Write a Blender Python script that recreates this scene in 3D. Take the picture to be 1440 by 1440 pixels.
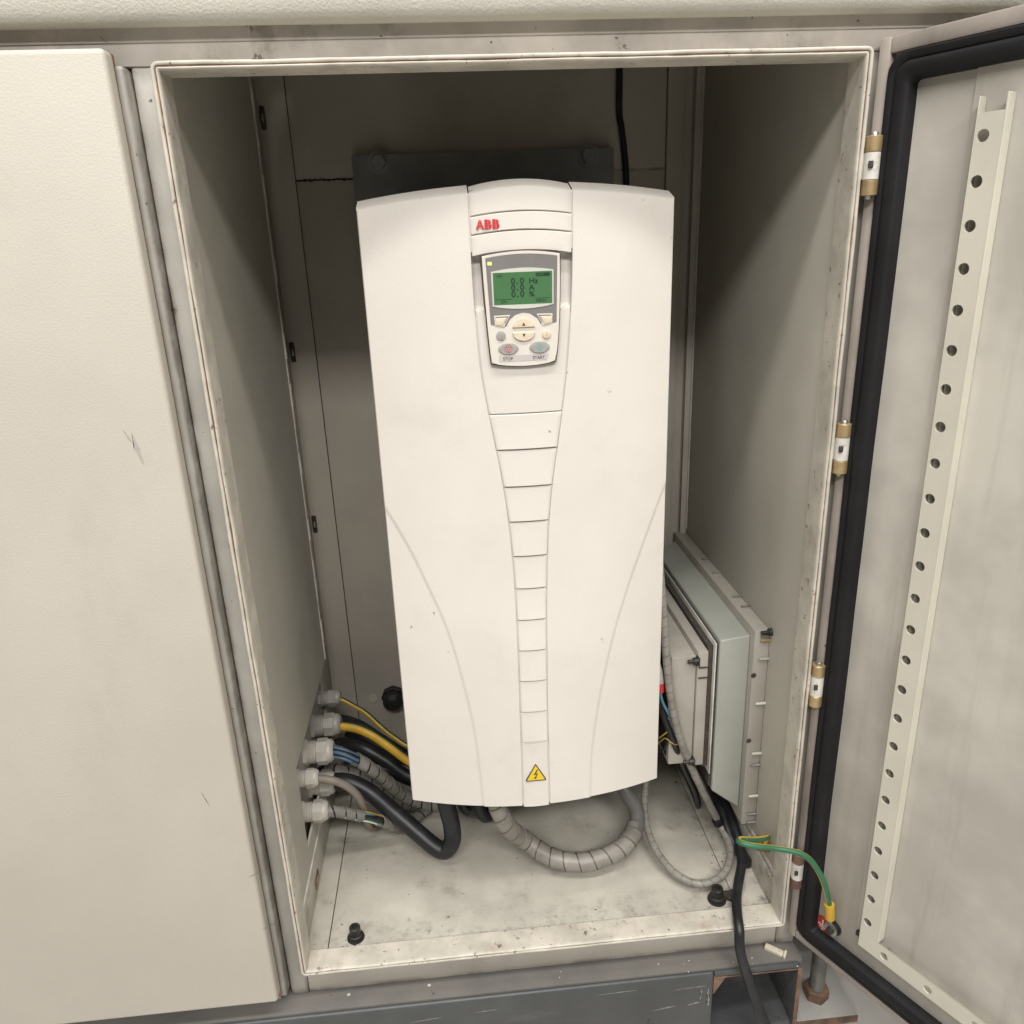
import bpy, bmesh, math, random
from mathutils import Vector, Matrix, noise as mnoise
random.seed(7)
for o in list(bpy.data.objects): bpy.data.objects.remove(o)
S = bpy.context.scene
COL = S.collection
# ------------------------------------------------------------------ camera
cam_d = bpy.data.cameras.new('camera'); cam = bpy.data.objects.new('camera', cam_d); COL.objects.link(cam)
R = ((0.99541948, -0.08834512, -0.03654023), (-0.06340034, -0.32392986, -0.94395436), (0.07155729, 0.94194723, -0.3280472))
M = Matrix.Identity(4)
for i in range(3):
    M[i][0] = R[0][i]; M[i][1] = -R[1][i]; M[i][2] = -R[2][i]
M.translation = Vector((0.215366, -0.707218, 0.807615))
cam.matrix_world = M
cam_d.sensor_fit = 'HORIZONTAL'; cam_d.sensor_width = 36; cam_d.lens = 36*1095/1440
cam_d.clip_start = 0.02; cam_d.clip_end = 200
S.camera = cam
# ------------------------------------------------------------------ light: the tube lamps of the hall, in front of and above the cabinet
w = bpy.data.worlds.new('World'); S.world = w; w.use_nodes = True
bg = w.node_tree.nodes['Background']; bg.inputs[0].default_value = (1.0, 0.97, 0.94, 1); bg.inputs[1].default_value = 0.10
def area(name, loc, target, sx, sy, power, col=(1.0, 0.968, 0.945)):
    d = bpy.data.lights.new(name, 'AREA'); d.shape = 'RECTANGLE'; d.size = sx; d.size_y = sy; d.energy = power; d.color = col
    o = bpy.data.objects.new(name, d); COL.objects.link(o); o.location = loc
    o.rotation_euler = (Vector(target)-Vector(loc)).to_track_quat('-Z', 'Y').to_euler()
    return o
area('hall_lamp', (0.40, -1.25, 3.35), (0.3, 0.0, 0.5), 3.6, 0.22, 80)
area('hall_lamp', (0.25, -3.3, 3.25), (0.3, 0.0, 0.5), 4.0, 0.5, 170)
area('hall_lamp', (0.35, -0.42, 3.4), (0.3, -0.1, 0.3), 3.0, 0.14, 22)
vs = S.view_settings; vs.view_transform = 'Standard'; vs.look = 'None'; vs.exposure = 0.0; vs.gamma = 1.0

# ------------------------------------------------------------------ materials
MATS = {}
def paint(name, col, rough=0.5, metal=0.0, mottle=0.12, mscale=5.0, dirt=0.0, dcol=(0.10, 0.075, 0.05), dscale=9.0, dstretch=(1, 1, 1),
          specks=0.0, scol=(0.03, 0.025, 0.02), sscale=260.0, grain=0.0, gscale=500.0, wave=0.0, spec=0.5, chips=0.0, ccol=(0.13, 0.075, 0.04), cscale=90.0):
    m = bpy.data.materials.new(name); m.use_nodes = True; nt = m.node_tree; N = nt.nodes; L = nt.links
    b = N['Principled BSDF']; b.inputs['Roughness'].default_value = rough; b.inputs['Metallic'].default_value = metal
    b.inputs['Specular IOR Level'].default_value = spec
    tc = N.new('ShaderNodeTexCoord')
    def noise(scale, stretch=(1, 1, 1), detail=4, rgh=0.6):
        mp = N.new('ShaderNodeMapping'); mp.inputs['Scale'].default_value = stretch; L.new(tc.outputs['Object'], mp.inputs['Vector'])
        n = N.new('ShaderNodeTexNoise'); n.inputs['Scale'].default_value = scale; n.inputs['Detail'].default_value = detail
        n.inputs['Roughness'].default_value = rgh; L.new(mp.outputs[0], n.inputs['Vector']); return n.outputs['Fac']
    def ramp(f, a, c):
        r = N.new('ShaderNodeMapRange'); r.interpolation_type = 'SMOOTHSTEP'
        r.inputs['From Min'].default_value = a; r.inputs['From Max'].default_value = c; L.new(f, r.inputs['Value']); return r.outputs[0]
    def mix(f, a, c, amt=1.0):
        x = N.new('ShaderNodeMix'); x.data_type = 'RGBA'
        if f is None: x.inputs[0].default_value = amt
        elif amt < 1.0:
            mm = N.new('ShaderNodeMath'); mm.operation = 'MULTIPLY'; mm.inputs[1].default_value = amt; L.new(f, mm.inputs[0]); L.new(mm.outputs[0], x.inputs[0])
        else: L.new(f, x.inputs[0])
        for s, v in ((6, a), (7, c)):
            if isinstance(v, tuple): x.inputs[s].default_value = (*v, 1)
            else: L.new(v, x.inputs[s])
        return x.outputs[2]
    c = mix(ramp(noise(mscale), 0.3, 0.7), tuple(v*(1-mottle) for v in col), tuple(min(1, v*(1+mottle*0.4)) for v in col))
    if dirt > 0:
        c = mix(ramp(noise(dscale, dstretch, 7, 0.7), 0.52, 0.78), c, dcol, dirt)
    if specks > 0:
        c = mix(ramp(noise(sscale, (1, 1, 1), 2, 0.5), 0.74-0.1*specks, 0.80-0.1*specks), c, scol, 0.85)
    if chips > 0:
        c = mix(ramp(noise(cscale, (1, 1, 1), 6, 0.72), 0.66-0.08*chips, 0.69-0.08*chips), c, ccol, 0.8)
    if isinstance(c, tuple): b.inputs['Base Color'].default_value = (*c, 1)
    else: L.new(c, b.inputs['Base Color'])
    if grain > 0 or wave > 0:
        bp = N.new('ShaderNodeBump'); bp.inputs['Strength'].default_value = 1.0
        if grain > 0:
            bp.inputs['Distance'].default_value = grain; L.new(noise(gscale, (1, 1, 1), 3, 0.6), bp.inputs['Height'])
        else:
            bp.inputs['Distance'].default_value = wave; L.new(noise(6, (1, 1, 1), 2), bp.inputs['Height'])
        L.new(bp.outputs[0], b.inputs['Normal'])
    rr = N.new('ShaderNodeMapRange'); rr.inputs['To Min'].default_value = max(0.05, rough-0.1); rr.inputs['To Max'].default_value = min(1, rough+0.1)
    L.new(noise(14), rr.inputs['Value']); L.new(rr.outputs[0], b.inputs['Roughness'])
    m['mixout'] = 0
    MATS[name] = m
    return m, (N, L, b, tc, noise, ramp, mix, c)
def simple(*a, **k): return paint(*a, **k)[0]

cream_out = simple('cream_textured_paint', (0.535, 0.503, 0.430), 0.55, mottle=0.06, mscale=4, dirt=0.30, dcol=(0.36, 0.315, 0.26), dscale=6, dstretch=(1, 1, 0.6), specks=0.0, grain=0.0003, gscale=480)
canopy_m = simple('canopy_textured_paint', (0.515, 0.495, 0.425), 0.5, mottle=0.08, mscale=9, dirt=0.25, dcol=(0.34, 0.30, 0.25), dscale=14, grain=0.0008, gscale=480)
frame_m, frame_x = paint('frame_paint', (0.405, 0.388, 0.344), 0.5, mottle=0.18, mscale=9, dirt=0.62, dcol=(0.21, 0.17, 0.13), dscale=12, dstretch=(1, 1, 0.35), specks=0.06, chips=0.05, cscale=60, sscale=150, wave=0.001)
rail_m, rail_x = paint('frame_rail_paint', (0.43, 0.40, 0.345), 0.5, mottle=0.14, mscale=12, dirt=0.55, dcol=(0.17, 0.13, 0.10), dscale=8, dstretch=(1, 1, 0.3), specks=0.25, sscale=130)
top_rail_m = simple('top_rail_paint', (0.47, 0.435, 0.385), 0.5, mottle=0.22, mscale=14, dirt=0.85, dcol=(0.13, 0.105, 0.08), dscale=16, dstretch=(1, 1, 0.8), specks=0.2, sscale=120, chips=0.25, ccol=(0.10, 0.08, 0.065), cscale=35)
rim_m = simple('rim_paint', (0.58, 0.545, 0.462), 0.45, mottle=0.2, mscale=30, dirt=0.65, dcol=(0.34, 0.25, 0.17), dscale=38, dstretch=(1, 1, 1), specks=0.3, scol=(0.10, 0.06, 0.03), sscale=160, chips=0.55)
rust_m = simple('rusty_seam', (0.20, 0.115, 0.06), 0.85, mottle=0.5, mscale=60, dirt=0.6, dcol=(0.45, 0.36, 0.26), dscale=60)
wall_m = simple('inner_wall_paint', (0.50, 0.478, 0.408), 0.5, mottle=0.12, mscale=4, dirt=0.32, dcol=(0.25, 0.225, 0.18), dscale=5, dstretch=(1, 1, 0.5), specks=0.0, sscale=70)
back_m = simple('back_wall_paint', (0.53, 0.488, 0.415), 0.6, mottle=0.14, mscale=5, dirt=0.35, dcol=(0.20, 0.165, 0.13), dscale=6, specks=0.0, sscale=60)
flange_edge_m = simple('pale_flange_edge', (0.62, 0.60, 0.54), 0.4, mottle=0.2, mscale=30)  # paler tone than the wall paint
floor_m, fx = paint('cabinet_floor_paint', (0.495, 0.470, 0.400), 0.5, mottle=0.20, mscale=9, dirt=0.85, dcol=(0.17, 0.145, 0.115), dscale=13, specks=0.12, sscale=95)
door_in_m = simple('door_inner_paint', (0.575, 0.548, 0.478), 0.5, mottle=0.2, mscale=8, dirt=0.6, dcol=(0.29, 0.26, 0.215), dscale=26, dstretch=(1, 1, 0.06), specks=0.0, sscale=120)
door_edge_m = simple('door_edge_paint', (0.40, 0.355, 0.31), 0.5, mottle=0.2, mscale=14, dirt=0.6, dcol=(0.16, 0.13, 0.105), dscale=20, dstretch=(1, 1, 0.12), specks=0.3, sscale=120)
door_rail_m = simple('perforated_rail_paint', (0.66, 0.63, 0.53), 0.45, mottle=0.08, mscale=10, dirt=0.15, dcol=(0.4, 0.33, 0.22), dscale=20)
rubber_m = simple('black_rubber', (0.011, 0.011, 0.012), 0.6, mottle=0.3, mscale=18, dirt=0.25, dcol=(0.045, 0.042, 0.037), dscale=20, dstretch=(1, 1, 0.3), spec=0.3)
drive_m = simple('drive_cream_plastic', (0.735, 0.70, 0.635), 0.36, mottle=0.045, mscale=6, dirt=0.22, dcol=(0.5, 0.45, 0.37), dscale=13, specks=0.04, scol=(0.2, 0.17, 0.13), sscale=55, grain=0.00025, gscale=900)
drive_line_m = simple('drive_groove_plastic', (0.56, 0.52, 0.44), 0.55, mottle=0.05)
chassis_m = simple('drive_chassis_plastic', (0.20, 0.19, 0.17), 0.55, mottle=0.1)
keypad_m = simple('keypad_shell_plastic', (0.70, 0.66, 0.585), 0.4, mottle=0.04, mscale=40)
keypad_dark_m = simple('keypad_rim_gap', (0.09, 0.06, 0.04), 0.6)
kgrey_m = simple('keypad_grey_face', (0.205, 0.195, 0.185), 0.35, mottle=0.05, mscale=60)
bezel_m = simple('display_bezel', (0.60, 0.61, 0.54), 0.35, mottle=0.05)
button_m = simple('button_cream', (0.72, 0.62, 0.46), 0.45, mottle=0.06, mscale=60)
button_grey_m = simple('button_grey', (0.37, 0.36, 0.335), 0.45, mottle=0.06, mscale=60)
strip_m = simple('legend_strip', (0.55, 0.51, 0.49), 0.4, mottle=0.05)
ink_m = simple('dark_ink', (0.05, 0.045, 0.04), 0.6)
lcdink_m = simple('lcd_ink', (0.012, 0.035, 0.02), 0.5)
red_m = simple('red_print', (0.62, 0.035, 0.045), 0.45, mottle=0.08, mscale=80)
redsym_m = simple('red_symbol', (0.50, 0.10, 0.12), 0.45)
greensym_m = simple('green_symbol', (0.10, 0.42, 0.34), 0.45)
yellow_m = simple('warning_yellow', (0.80, 0.55, 0.03), 0.4, mottle=0.05)
plate_m = simple('grey_mounting_plate', (0.29, 0.29, 0.285), 0.45, 0.1, mottle=0.2, mscale=12, dirt=0.3, dcol=(0.08, 0.078, 0.075), dscale=10)
dark_metal_m = simple('dark_bolt_metal', (0.06, 0.057, 0.052), 0.45, 0.6, mottle=0.3, mscale=60)
zinc_m = simple('zinc_metal', (0.42, 0.41, 0.38), 0.35, 0.8, mottle=0.3, mscale=60, dirt=0.4, dcol=(0.15, 0.12, 0.09), dscale=70)
brass_m = simple('passivated_zinc_gold', (0.52, 0.385, 0.20), 0.35, 0.55, mottle=0.25, mscale=60, dirt=0.4, dcol=(0.30, 0.20, 0.10), dscale=60)
hinge_white_m = simple('hinge_white_paint', (0.68, 0.66, 0.60), 0.4, mottle=0.12, mscale=60, dirt=0.5, dcol=(0.10, 0.085, 0.07), dscale=90)
gland_m = simple('gland_grey_plastic', (0.33, 0.32, 0.285), 0.42, mottle=0.2, mscale=50, dirt=0.45, dcol=(0.17, 0.15, 0.125), dscale=55)
gland_w_m = simple('gland_pale_plastic', (0.50, 0.48, 0.42), 0.42, mottle=0.15, mscale=50, dirt=0.45, dcol=(0.25, 0.215, 0.17), dscale=60)
black_cable_m = simple('black_cable_sheath', (0.016, 0.017, 0.019), 0.42, mottle=0.3, mscale=40, dirt=0.5, dcol=(0.065, 0.06, 0.052), dscale=40)
yel_wire_m = simple('yellow_sheath', (0.60, 0.37, 0.03), 0.42, mottle=0.15, mscale=40, dirt=0.3, dcol=(0.34, 0.21, 0.03), dscale=50)
grn_wire_m = simple('green_sheath', (0.03, 0.15, 0.07), 0.42, mottle=0.2, mscale=40)
dkgrn_wire_m = simple('dark_green_sheath', (0.03, 0.085, 0.06), 0.45, mottle=0.2, mscale=40)
brown_cable_m = simple('grey_brown_sheath', (0.25, 0.215, 0.175), 0.5, mottle=0.2, mscale=40)
wrap_m = simple('grey_spiral_wrap', (0.29, 0.27, 0.235), 0.45, mottle=0.22, mscale=40, dirt=0.5, dcol=(0.16, 0.14, 0.12), dscale=45)
wrap_mid_m = simple('dusty_spiral_wrap', (0.215, 0.205, 0.18), 0.5, mottle=0.3, mscale=40, dirt=0.6, dcol=(0.11, 0.098, 0.082), dscale=45)
wrap_dk_m = simple('dark_grey_spiral_wrap', (0.17, 0.162, 0.15), 0.45, mottle=0.22, mscale=40, dirt=0.4, dcol=(0.09, 0.08, 0.07), dscale=45)
blue_wire_m = simple('blue_grey_wire', (0.07, 0.13, 0.19), 0.45, mottle=0.2, mscale=60)
ltblue_wire_m = simple('light_blue_wire', (0.10, 0.27, 0.34), 0.45, mottle=0.2, mscale=60)
box_m = simple('grey_green_plastic', (0.35, 0.36, 0.315), 0.42, mottle=0.08, mscale=10, dirt=0.25, dcol=(0.26, 0.235, 0.19), dscale=12)
boxb_m = simple('grey_beige_plastic', (0.38, 0.36, 0.31), 0.45, mottle=0.1, mscale=14, dirt=0.4, dcol=(0.23, 0.195, 0.15), dscale=18)
plinth_m = simple('grey_steel_paint', (0.075, 0.08, 0.08), 0.42, mottle=0.2, mscale=9, dirt=0.55, dcol=(0.19, 0.18, 0.165), dscale=12, dstretch=(0.5, 1, 1.6), specks=0.25, sscale=50, grain=0.0006, gscale=60)
plinth_top_m = simple('dusty_steel_flange', (0.155, 0.147, 0.133), 0.6, mottle=0.2, mscale=12, dirt=0.4, dcol=(0.13, 0.115, 0.10), dscale=12, specks=0.2, sscale=90)
rusty_steel_m = simple('rusty_steel', (0.20, 0.12, 0.08), 0.75, mottle=0.5, mscale=40, dirt=0.5, dcol=(0.09, 0.06, 0.045), dscale=50)
scratch_m = simple('scraped_paint', (0.27, 0.265, 0.25), 0.6, mottle=0.4, mscale=120)
bolt_m = simple('weathered_bolt', (0.24, 0.23, 0.21), 0.5, 0.4, mottle=0.3, mscale=60, dirt=0.5, dcol=(0.15, 0.09, 0.05), dscale=60)
ground_m = simple('pale_hall_floor', (0.52, 0.50, 0.465), 0.5, mottle=0.15, mscale=4, dirt=0.35, dcol=(0.35, 0.31, 0.27), dscale=6, specks=0.2, sscale=60)
chip_m = simple('pale_cream_plastic', (0.64, 0.59, 0.44), 0.6, mottle=0.15, mscale=120)
disc_m = simple('red_earth_disc', (0.46, 0.045, 0.035), 0.45, mottle=0.2, mscale=120)
white_m = simple('white_print', (0.75, 0.72, 0.66), 0.5)
dust_m = simple('dirt_crumb', (0.06, 0.05, 0.04), 0.9, mottle=0.4, mscale=200)
dull_yellow_m = simple('dull_yellow_wire', (0.36, 0.25, 0.05), 0.5, mottle=0.3, mscale=60)
orange_m = simple('orange_brown_plastic', (0.36, 0.13, 0.03), 0.5, mottle=0.3, mscale=60)
# lit things: the LCD backlight and the power light
def emit(name, col, strength, base):
    m = bpy.data.materials.new(name); m.use_nodes = True; b = m.node_tree.nodes['Principled BSDF']
    N, L = m.node_tree.nodes, m.node_tree.links
    tc = N.new('ShaderNodeTexCoord'); n = N.new('ShaderNodeTexNoise'); n.inputs['Scale'].default_value = 45; L.new(tc.outputs['Object'], n.inputs['Vector'])
    mx = N.new('ShaderNodeMix'); mx.data_type = 'RGBA'; mx.inputs[6].default_value = (*[v*0.75 for v in col], 1); mx.inputs[7].default_value = (col[0]*1.15, col[1]*1.05, col[2]*1.5, 1)
    L.new(n.outputs['Fac'], mx.inputs[0])
    b.inputs['Base Color'].default_value = (*base, 1); L.new(mx.outputs[2], b.inputs['Emission Color']); b.inputs['Emission Strength'].default_value = strength; b.inputs['Roughness'].default_value = 0.25
    return m
lcd_m = emit('green_backlit_lcd', (0.065, 0.18, 0.06), 0.45, (0.05, 0.12, 0.05))
led_m = emit('power_light', (0.75, 0.9, 0.18), 0.85, (0.5, 0.6, 0.2))

# soot and smears with their own shape on the cabinet floor (fore corners, along the right seam)
def floor_dirt():
    N, L, b, tc, noise, ramp, mix, c = fx
    sep = N.new('ShaderNodeSeparateXYZ'); L.new(tc.outputs['Object'], sep.inputs[0])
    def band(axis, a, bb, c2, d):
        r1 = N.new('ShaderNodeMapRange'); r1.inputs['From Min'].default_value = a; r1.inputs['From Max'].default_value = bb; L.new(sep.outputs[axis], r1.inputs['Value'])
        r2 = N.new('ShaderNodeMapRange'); r2.inputs['From Min'].default_value = d; r2.inputs['From Max'].default_value = c2; L.new(sep.outputs[axis], r2.inputs['Value'])
        m = N.new('ShaderNodeMath'); m.operation = 'MULTIPLY'; L.new(r1.outputs[0], m.inputs[0]); L.new(r2.outputs[0], m.inputs[1]); return m.outputs[0]
    def mul(a, bq):
        m = N.new('ShaderNodeMath'); m.operation = 'MULTIPLY'; L.new(a, m.inputs[0]); L.new(bq, m.inputs[1]); return m.outputs[0]
    n1 = ramp(noise(48, (1, 1, 1), 7, 0.8), 0.47, 0.72)
    n2 = ramp(noise(26, (1, 1, 1), 7, 0.75), 0.50, 0.72)
    front = mul(band(1, 0.026, 0.03, 0.036, 0.090), n1)
    seam = mul(band(0, 0.522, 0.538, 0.542, 0.56), n1)
    seaml = mul(band(0, 0.012, 0.022, 0.028, 0.045), n2)
    side = mul(band(0, 0.555, 0.578, 0.70, 0.75), n1)
    for f, k in ((front, 0.75), (seam, 0.75), (seaml, 0.5), (side, 0.6)):
        c = mix(f, c, (0.085, 0.065, 0.045), k)
    L.new(c, b.inputs['Base Color'])
floor_dirt()
# brown grime lodged along the edges of the frame, where it meets the rim, the doors and the base
def edge_grime(fx_, bands, col=(0.10, 0.075, 0.05), amt=0.75):
    N, L, b, tc, noise, ramp, mix, c = fx_
    sep = N.new('ShaderNodeSeparateXYZ'); L.new(tc.outputs['Object'], sep.inputs[0])
    nz = ramp(noise(30, (1, 1, 1), 6, 0.7), 0.30, 0.68)
    for ax, v, wd in bands:
        d = N.new('ShaderNodeMath'); d.operation = 'SUBTRACT'; d.inputs[1].default_value = v; L.new(sep.outputs[ax], d.inputs[0])
        a = N.new('ShaderNodeMath'); a.operation = 'ABSOLUTE'; L.new(d.outputs[0], a.inputs[0])
        r = N.new('ShaderNodeMapRange'); r.interpolation_type = 'SMOOTHSTEP'; r.inputs['From Min'].default_value = wd; r.inputs['From Max'].default_value = 0.0; L.new(a.outputs[0], r.inputs['Value'])
        m = N.new('ShaderNodeMath'); m.operation = 'MULTIPLY'; L.new(r.outputs[0], m.inputs[0]); L.new(nz, m.inputs[1])
        c = mix(m.outputs[0], c, col, amt)
    L.new(c, b.inputs['Base Color'])
edge_grime(frame_x, ((0, 0.0, 0.006), (0, -0.0215, 0.005), (0, -0.031, 0.006), (0, 0.5865, 0.008), (2, -0.052, 0.012)))
edge_grime(rail_x, ((2, -0.0515, 0.008), (2, -0.0005, 0.005), (2, 0.9665, 0.006)))

# ------------------------------------------------------------------ mesh helpers
def bm_new(): return bmesh.new()
def box(bm, x0, x1, y0, y1, z0, z1, bev=0.0, seg=2, mat=0):
    r = bmesh.ops.create_cube(bm, size=1.0)
    vsx = r['verts']
    for v in vsx:
        v.co = Vector(((x0+x1)/2+v.co.x*(x1-x0), (y0+y1)/2+v.co.y*(y1-y0), (z0+z1)/2+v.co.z*(z1-z0)))
    fs = {f for v in vsx for f in v.link_faces}
    for f in fs: f.material_index = mat
    if bev > 0:
        es = list({e for v in vsx for e in v.link_edges})
        bmesh.ops.bevel(bm, geom=es, offset=bev, segments=seg, profile=0.5, affect='EDGES')
    return bm
def frame_axes(d):
    d = d.normalized(); up = Vector((0, 0, 1)) if abs(d.z) < 0.95 else Vector((1, 0, 0))
    a = d.cross(up).normalized(); b = d.cross(a).normalized(); return a, b
def cyl(bm, p0, p1, r0, r1=None, n=20, cap=True, mat=0):
    p0, p1 = Vector(p0), Vector(p1); r1 = r0 if r1 is None else r1
    a, b = frame_axes(p1-p0); rings = []
    for p, r in ((p0, r0), (p1, r1)):
        rings.append([bm.verts.new(p+a*r*math.cos(2*math.pi*i/n)+b*r*math.sin(2*math.pi*i/n)) for i in range(n)])
    for i in range(n):
        f = bm.faces.new((rings[0][i], rings[0][(i+1) % n], rings[1][(i+1) % n], rings[1][i])); f.material_index = mat
    if cap:
        bm.faces.new(rings[0][::-1]).material_index = mat; bm.faces.new(rings[1]).material_index = mat
    return bm
def lathe(bm, p0, axis, prof, n=20, mat=0, cap=True):
    """prof: (t along axis, radius)"""
    p0 = Vector(p0); ax = Vector(axis).normalized(); a, b = frame_axes(ax); rings = []
    for t, r in prof:
        rings.append([bm.verts.new(p0+ax*t+a*r*math.cos(2*math.pi*i/n)+b*r*math.sin(2*math.pi*i/n)) for i in range(n)])
    for k in range(len(rings)-1):
        for i in range(n):
            f = bm.faces.new((rings[k][i], rings[k][(i+1) % n], rings[k+1][(i+1) % n], rings[k+1][i])); f.material_index = mat
    if cap:
        bm.faces.new(rings[0][::-1]).material_index = mat; bm.faces.new(rings[-1]).material_index = mat
    return bm
def smooth_path(pts, step=0.004):
    P = [Vector(p) for p in pts]; P = [P[0]*2-P[1]]+P+[P[-1]*2-P[-2]]; out = []
    for i in range(1, len(P)-2):
        p0, p1, p2, p3 = P[i-1:i+3]; n = max(2, int((p2-p1).length/step))
        for k in range(n):
            t = k/n
            out.append(0.5*((2*p1)+(p2-p0)*t+(2*p0-5*p1+4*p2-p3)*t*t+(3*p1-p0-3*p2+p3)*t**3))
    out.append(P[-2]); return out
def frames(path):
    T = []
    for i in range(len(path)):
        T.append((path[min(i+1, len(path)-1)]-path[max(i-1, 0)]).normalized())
    a, _ = frame_axes(T[0]); F = []
    for i, t in enumerate(T):
        a = (a-t*a.dot(t)).normalized(); F.append((t, a, t.cross(a)))
    return F
def tube(bm, pts, r, n=14, step=0.004, stripes=None, twist=0.0, raw=False, rfn=None):
    path = pts if raw else smooth_path(pts, step); F = frames(path); rings = []
    for i, (p, (t, a, b)) in enumerate(zip(path, F)):
        rr = rfn(i/(len(path)-1)) if rfn else r
        rings.append([bm.verts.new(p+a*rr*math.cos(2*math.pi*k/n+twist*i)+b*rr*math.sin(2*math.pi*k/n+twist*i)) for k in range(n)])
    for i in range(len(rings)-1):
        for k in range(n):
            f = bm.faces.new((rings[i][k], rings[i][(k+1) % n], rings[i+1][(k+1) % n], rings[i+1][k]))
            if stripes: f.material_index = 1 if (k % n) in stripes else 0
    bm.faces.new(rings[0][::-1]); bm.faces.new(rings[-1]); return path
def spiral(bm, pts, r, pitch=0.011, wfrac=0.86, thick=0.0012, t0=0.0, t1=1.0, irregular=0.0):
    """a ribbon wound round the path: the spiral cable wrap"""
    path = smooth_path(pts, 0.002); F = frames(path)
    i0, i1 = int(t0*(len(path)-1)), int(t1*(len(path)-1))
    cum = [0.0]
    for i in range(1, len(path)): cum.append(cum[-1]+(path[i]-path[i-1]).length)
    def at(s):
        s = min(max(s, cum[i0]), cum[i1]); lo = i0
        import bisect
        lo = min(max(bisect.bisect_right(cum, s)-1, i0), i1-1)
        f = (s-cum[lo])/max(1e-9, cum[lo+1]-cum[lo]); p = path[lo].lerp(path[lo+1], f); return p, F[lo][1], F[lo][2]
    s, e = cum[i0], cum[i1]; nper = 16; total = int((e-s)/pitch*nper); prev = None
    for k in range(total+1):
        th = 2*math.pi*k/nper; sc = s+(k/nper)*pitch; hw = pitch*wfrac/2
        wob = irregular*mnoise.noise(Vector((k*0.13, r*100, 3.1)))
        quad = []
        for ds, dr in ((-hw, thick+wob*0.4), (hw, thick*0.7+wob), (hw, -thick*0.2), (-hw, -thick*0.2)):
            p, a, b = at(sc+ds); rad = r+dr
            quad.append(bm.verts.new(p+(a*math.cos(th)+b*math.sin(th))*rad))
        if prev:
            for q in range(4):
                bm.faces.new((prev[q], prev[(q+1) % 4], quad[(q+1) % 4], quad[q]))
        prev = quad
    return bm
def prism(bm, poly, y0, y1, bev=0.0, mat=0, seg=2):
    """poly in (x,z), front at y0 (towards the viewer), back at y1"""
    f = [bm.verts.new((x, y0, z)) for x, z in poly]; b = [bm.verts.new((x, y1, z)) for x, z in poly]; n = len(poly)
    ff = bm.faces.new(f); bb = bm.faces.new(b[::-1]); ff.material_index = bb.material_index = mat; sides = []
    for i in range(n):
        q = bm.faces.new((f[(i+1) % n], f[i], b[i], b[(i+1) % n])); q.material_index = mat; sides.append(q)
    if bev > 0:
        es = [e for e in ff.edges]
        bmesh.ops.bevel(bm, geom=es, offset=bev, segments=seg, profile=0.5, affect='EDGES')
    return bm
def arc_poly(cx, cz, rx, rz, a0=0, a1=360, n=28):
    return [(cx+rx*math.cos(math.radians(a0+(a1-a0)*i/n)), cz+rz*math.sin(math.radians(a0+(a1-a0)*i/n))) for i in range(n if a1-a0 >= 360 else n+1)]
def patch(bm, fn, nu, nv, r=0.0008, depth=0.004, rows_top=None, rows_bot=None, cols_l=None, cols_r=None, us=None, vs_=None):
    sk = [(-r, depth), (-r, r), (-0.3*r, 0.3*r)]
    ul = us or [i/nu for i in range(nu+1)]; vl = vs_ or [j/nv for j in range(nv+1)]
    U = [(0, dx, dy) for dx, dy in (cols_l or sk)]+[(u, 0, 0) for u in ul]+[(1, -dx, dy) for dx, dy in (cols_r or sk)[::-1]]
    V = [(0, dz, dy) for dz, dy in (rows_bot or sk)]+[(v, 0, 0) for v in vl]+[(1, -dz, dy) for dz, dy in (rows_top or sk)[::-1]]
    g = []
    for v, dz, dyv in V:
        row = []
        for u, dx, dyu in U:
            x, y, z = fn(u, v); row.append(bm.verts.new((x+dx*-1*-1, y+max(dyu, dyv), z+dz)))
        g.append(row)
    for j in range(len(V)-1):
        for i in range(len(U)-1):
            bm.faces.new((g[j][i], g[j][i+1], g[j+1][i+1], g[j+1][i]))
    return bm
def link(name, me, parent=None):
    o = bpy.data.objects.new(name, me); COL.objects.link(o)
    if parent is not None:
        bpy.context.view_layer.update()
        o.parent = parent; o.matrix_parent_inverse = parent_world(parent).inverted()
    return o
def parent_world(o):
    m = o.matrix_basis.copy()
    while o.parent is not None:
        m = o.parent.matrix_basis @ o.matrix_parent_inverse @ m if False else o.matrix_parent_inverse @ m
        o = o.parent; m = o.matrix_basis @ m
    return m
def build(name, bm, mats, parent=None, smooth=35, recenter=False, recalc=True):
    if recalc: bmesh.ops.recalc_face_normals(bm, faces=bm.faces[:])
    me = bpy.data.meshes.new(name); bm.to_mesh(me); bm.free()
    for m in (mats if isinstance(mats, (list, tuple)) else [mats]): me.materials.append(m)
    if smooth: me.shade_smooth(); me.set_sharp_from_angle(angle=math.radians(smooth))
    off = None
    if recenter:
        xs = [v.co for v in me.vertices]
        off = Vector(((min(v.x for v in xs)+max(v.x for v in xs))/2, (min(v.y for v in xs)+max(v.y for v in xs))/2, min(v.z for v in xs)))
        me.transform(Matrix.Translation(-off))
    o = link(name, me, parent)
    if off is not None: o.location = off
    return o
def tag(o, label=None, cat=None, group=None, kind=None):
    for k, v in (('label', label), ('category', cat), ('group', group), ('kind', kind)):
        if v: o[k] = v
    return o
def empty(name, loc, label, cat, group=None):
    o = bpy.data.objects.new(name, None); COL.objects.link(o); o.location = loc; o.empty_display_size = 0.05
    return tag(o, label, cat, group)
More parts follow.
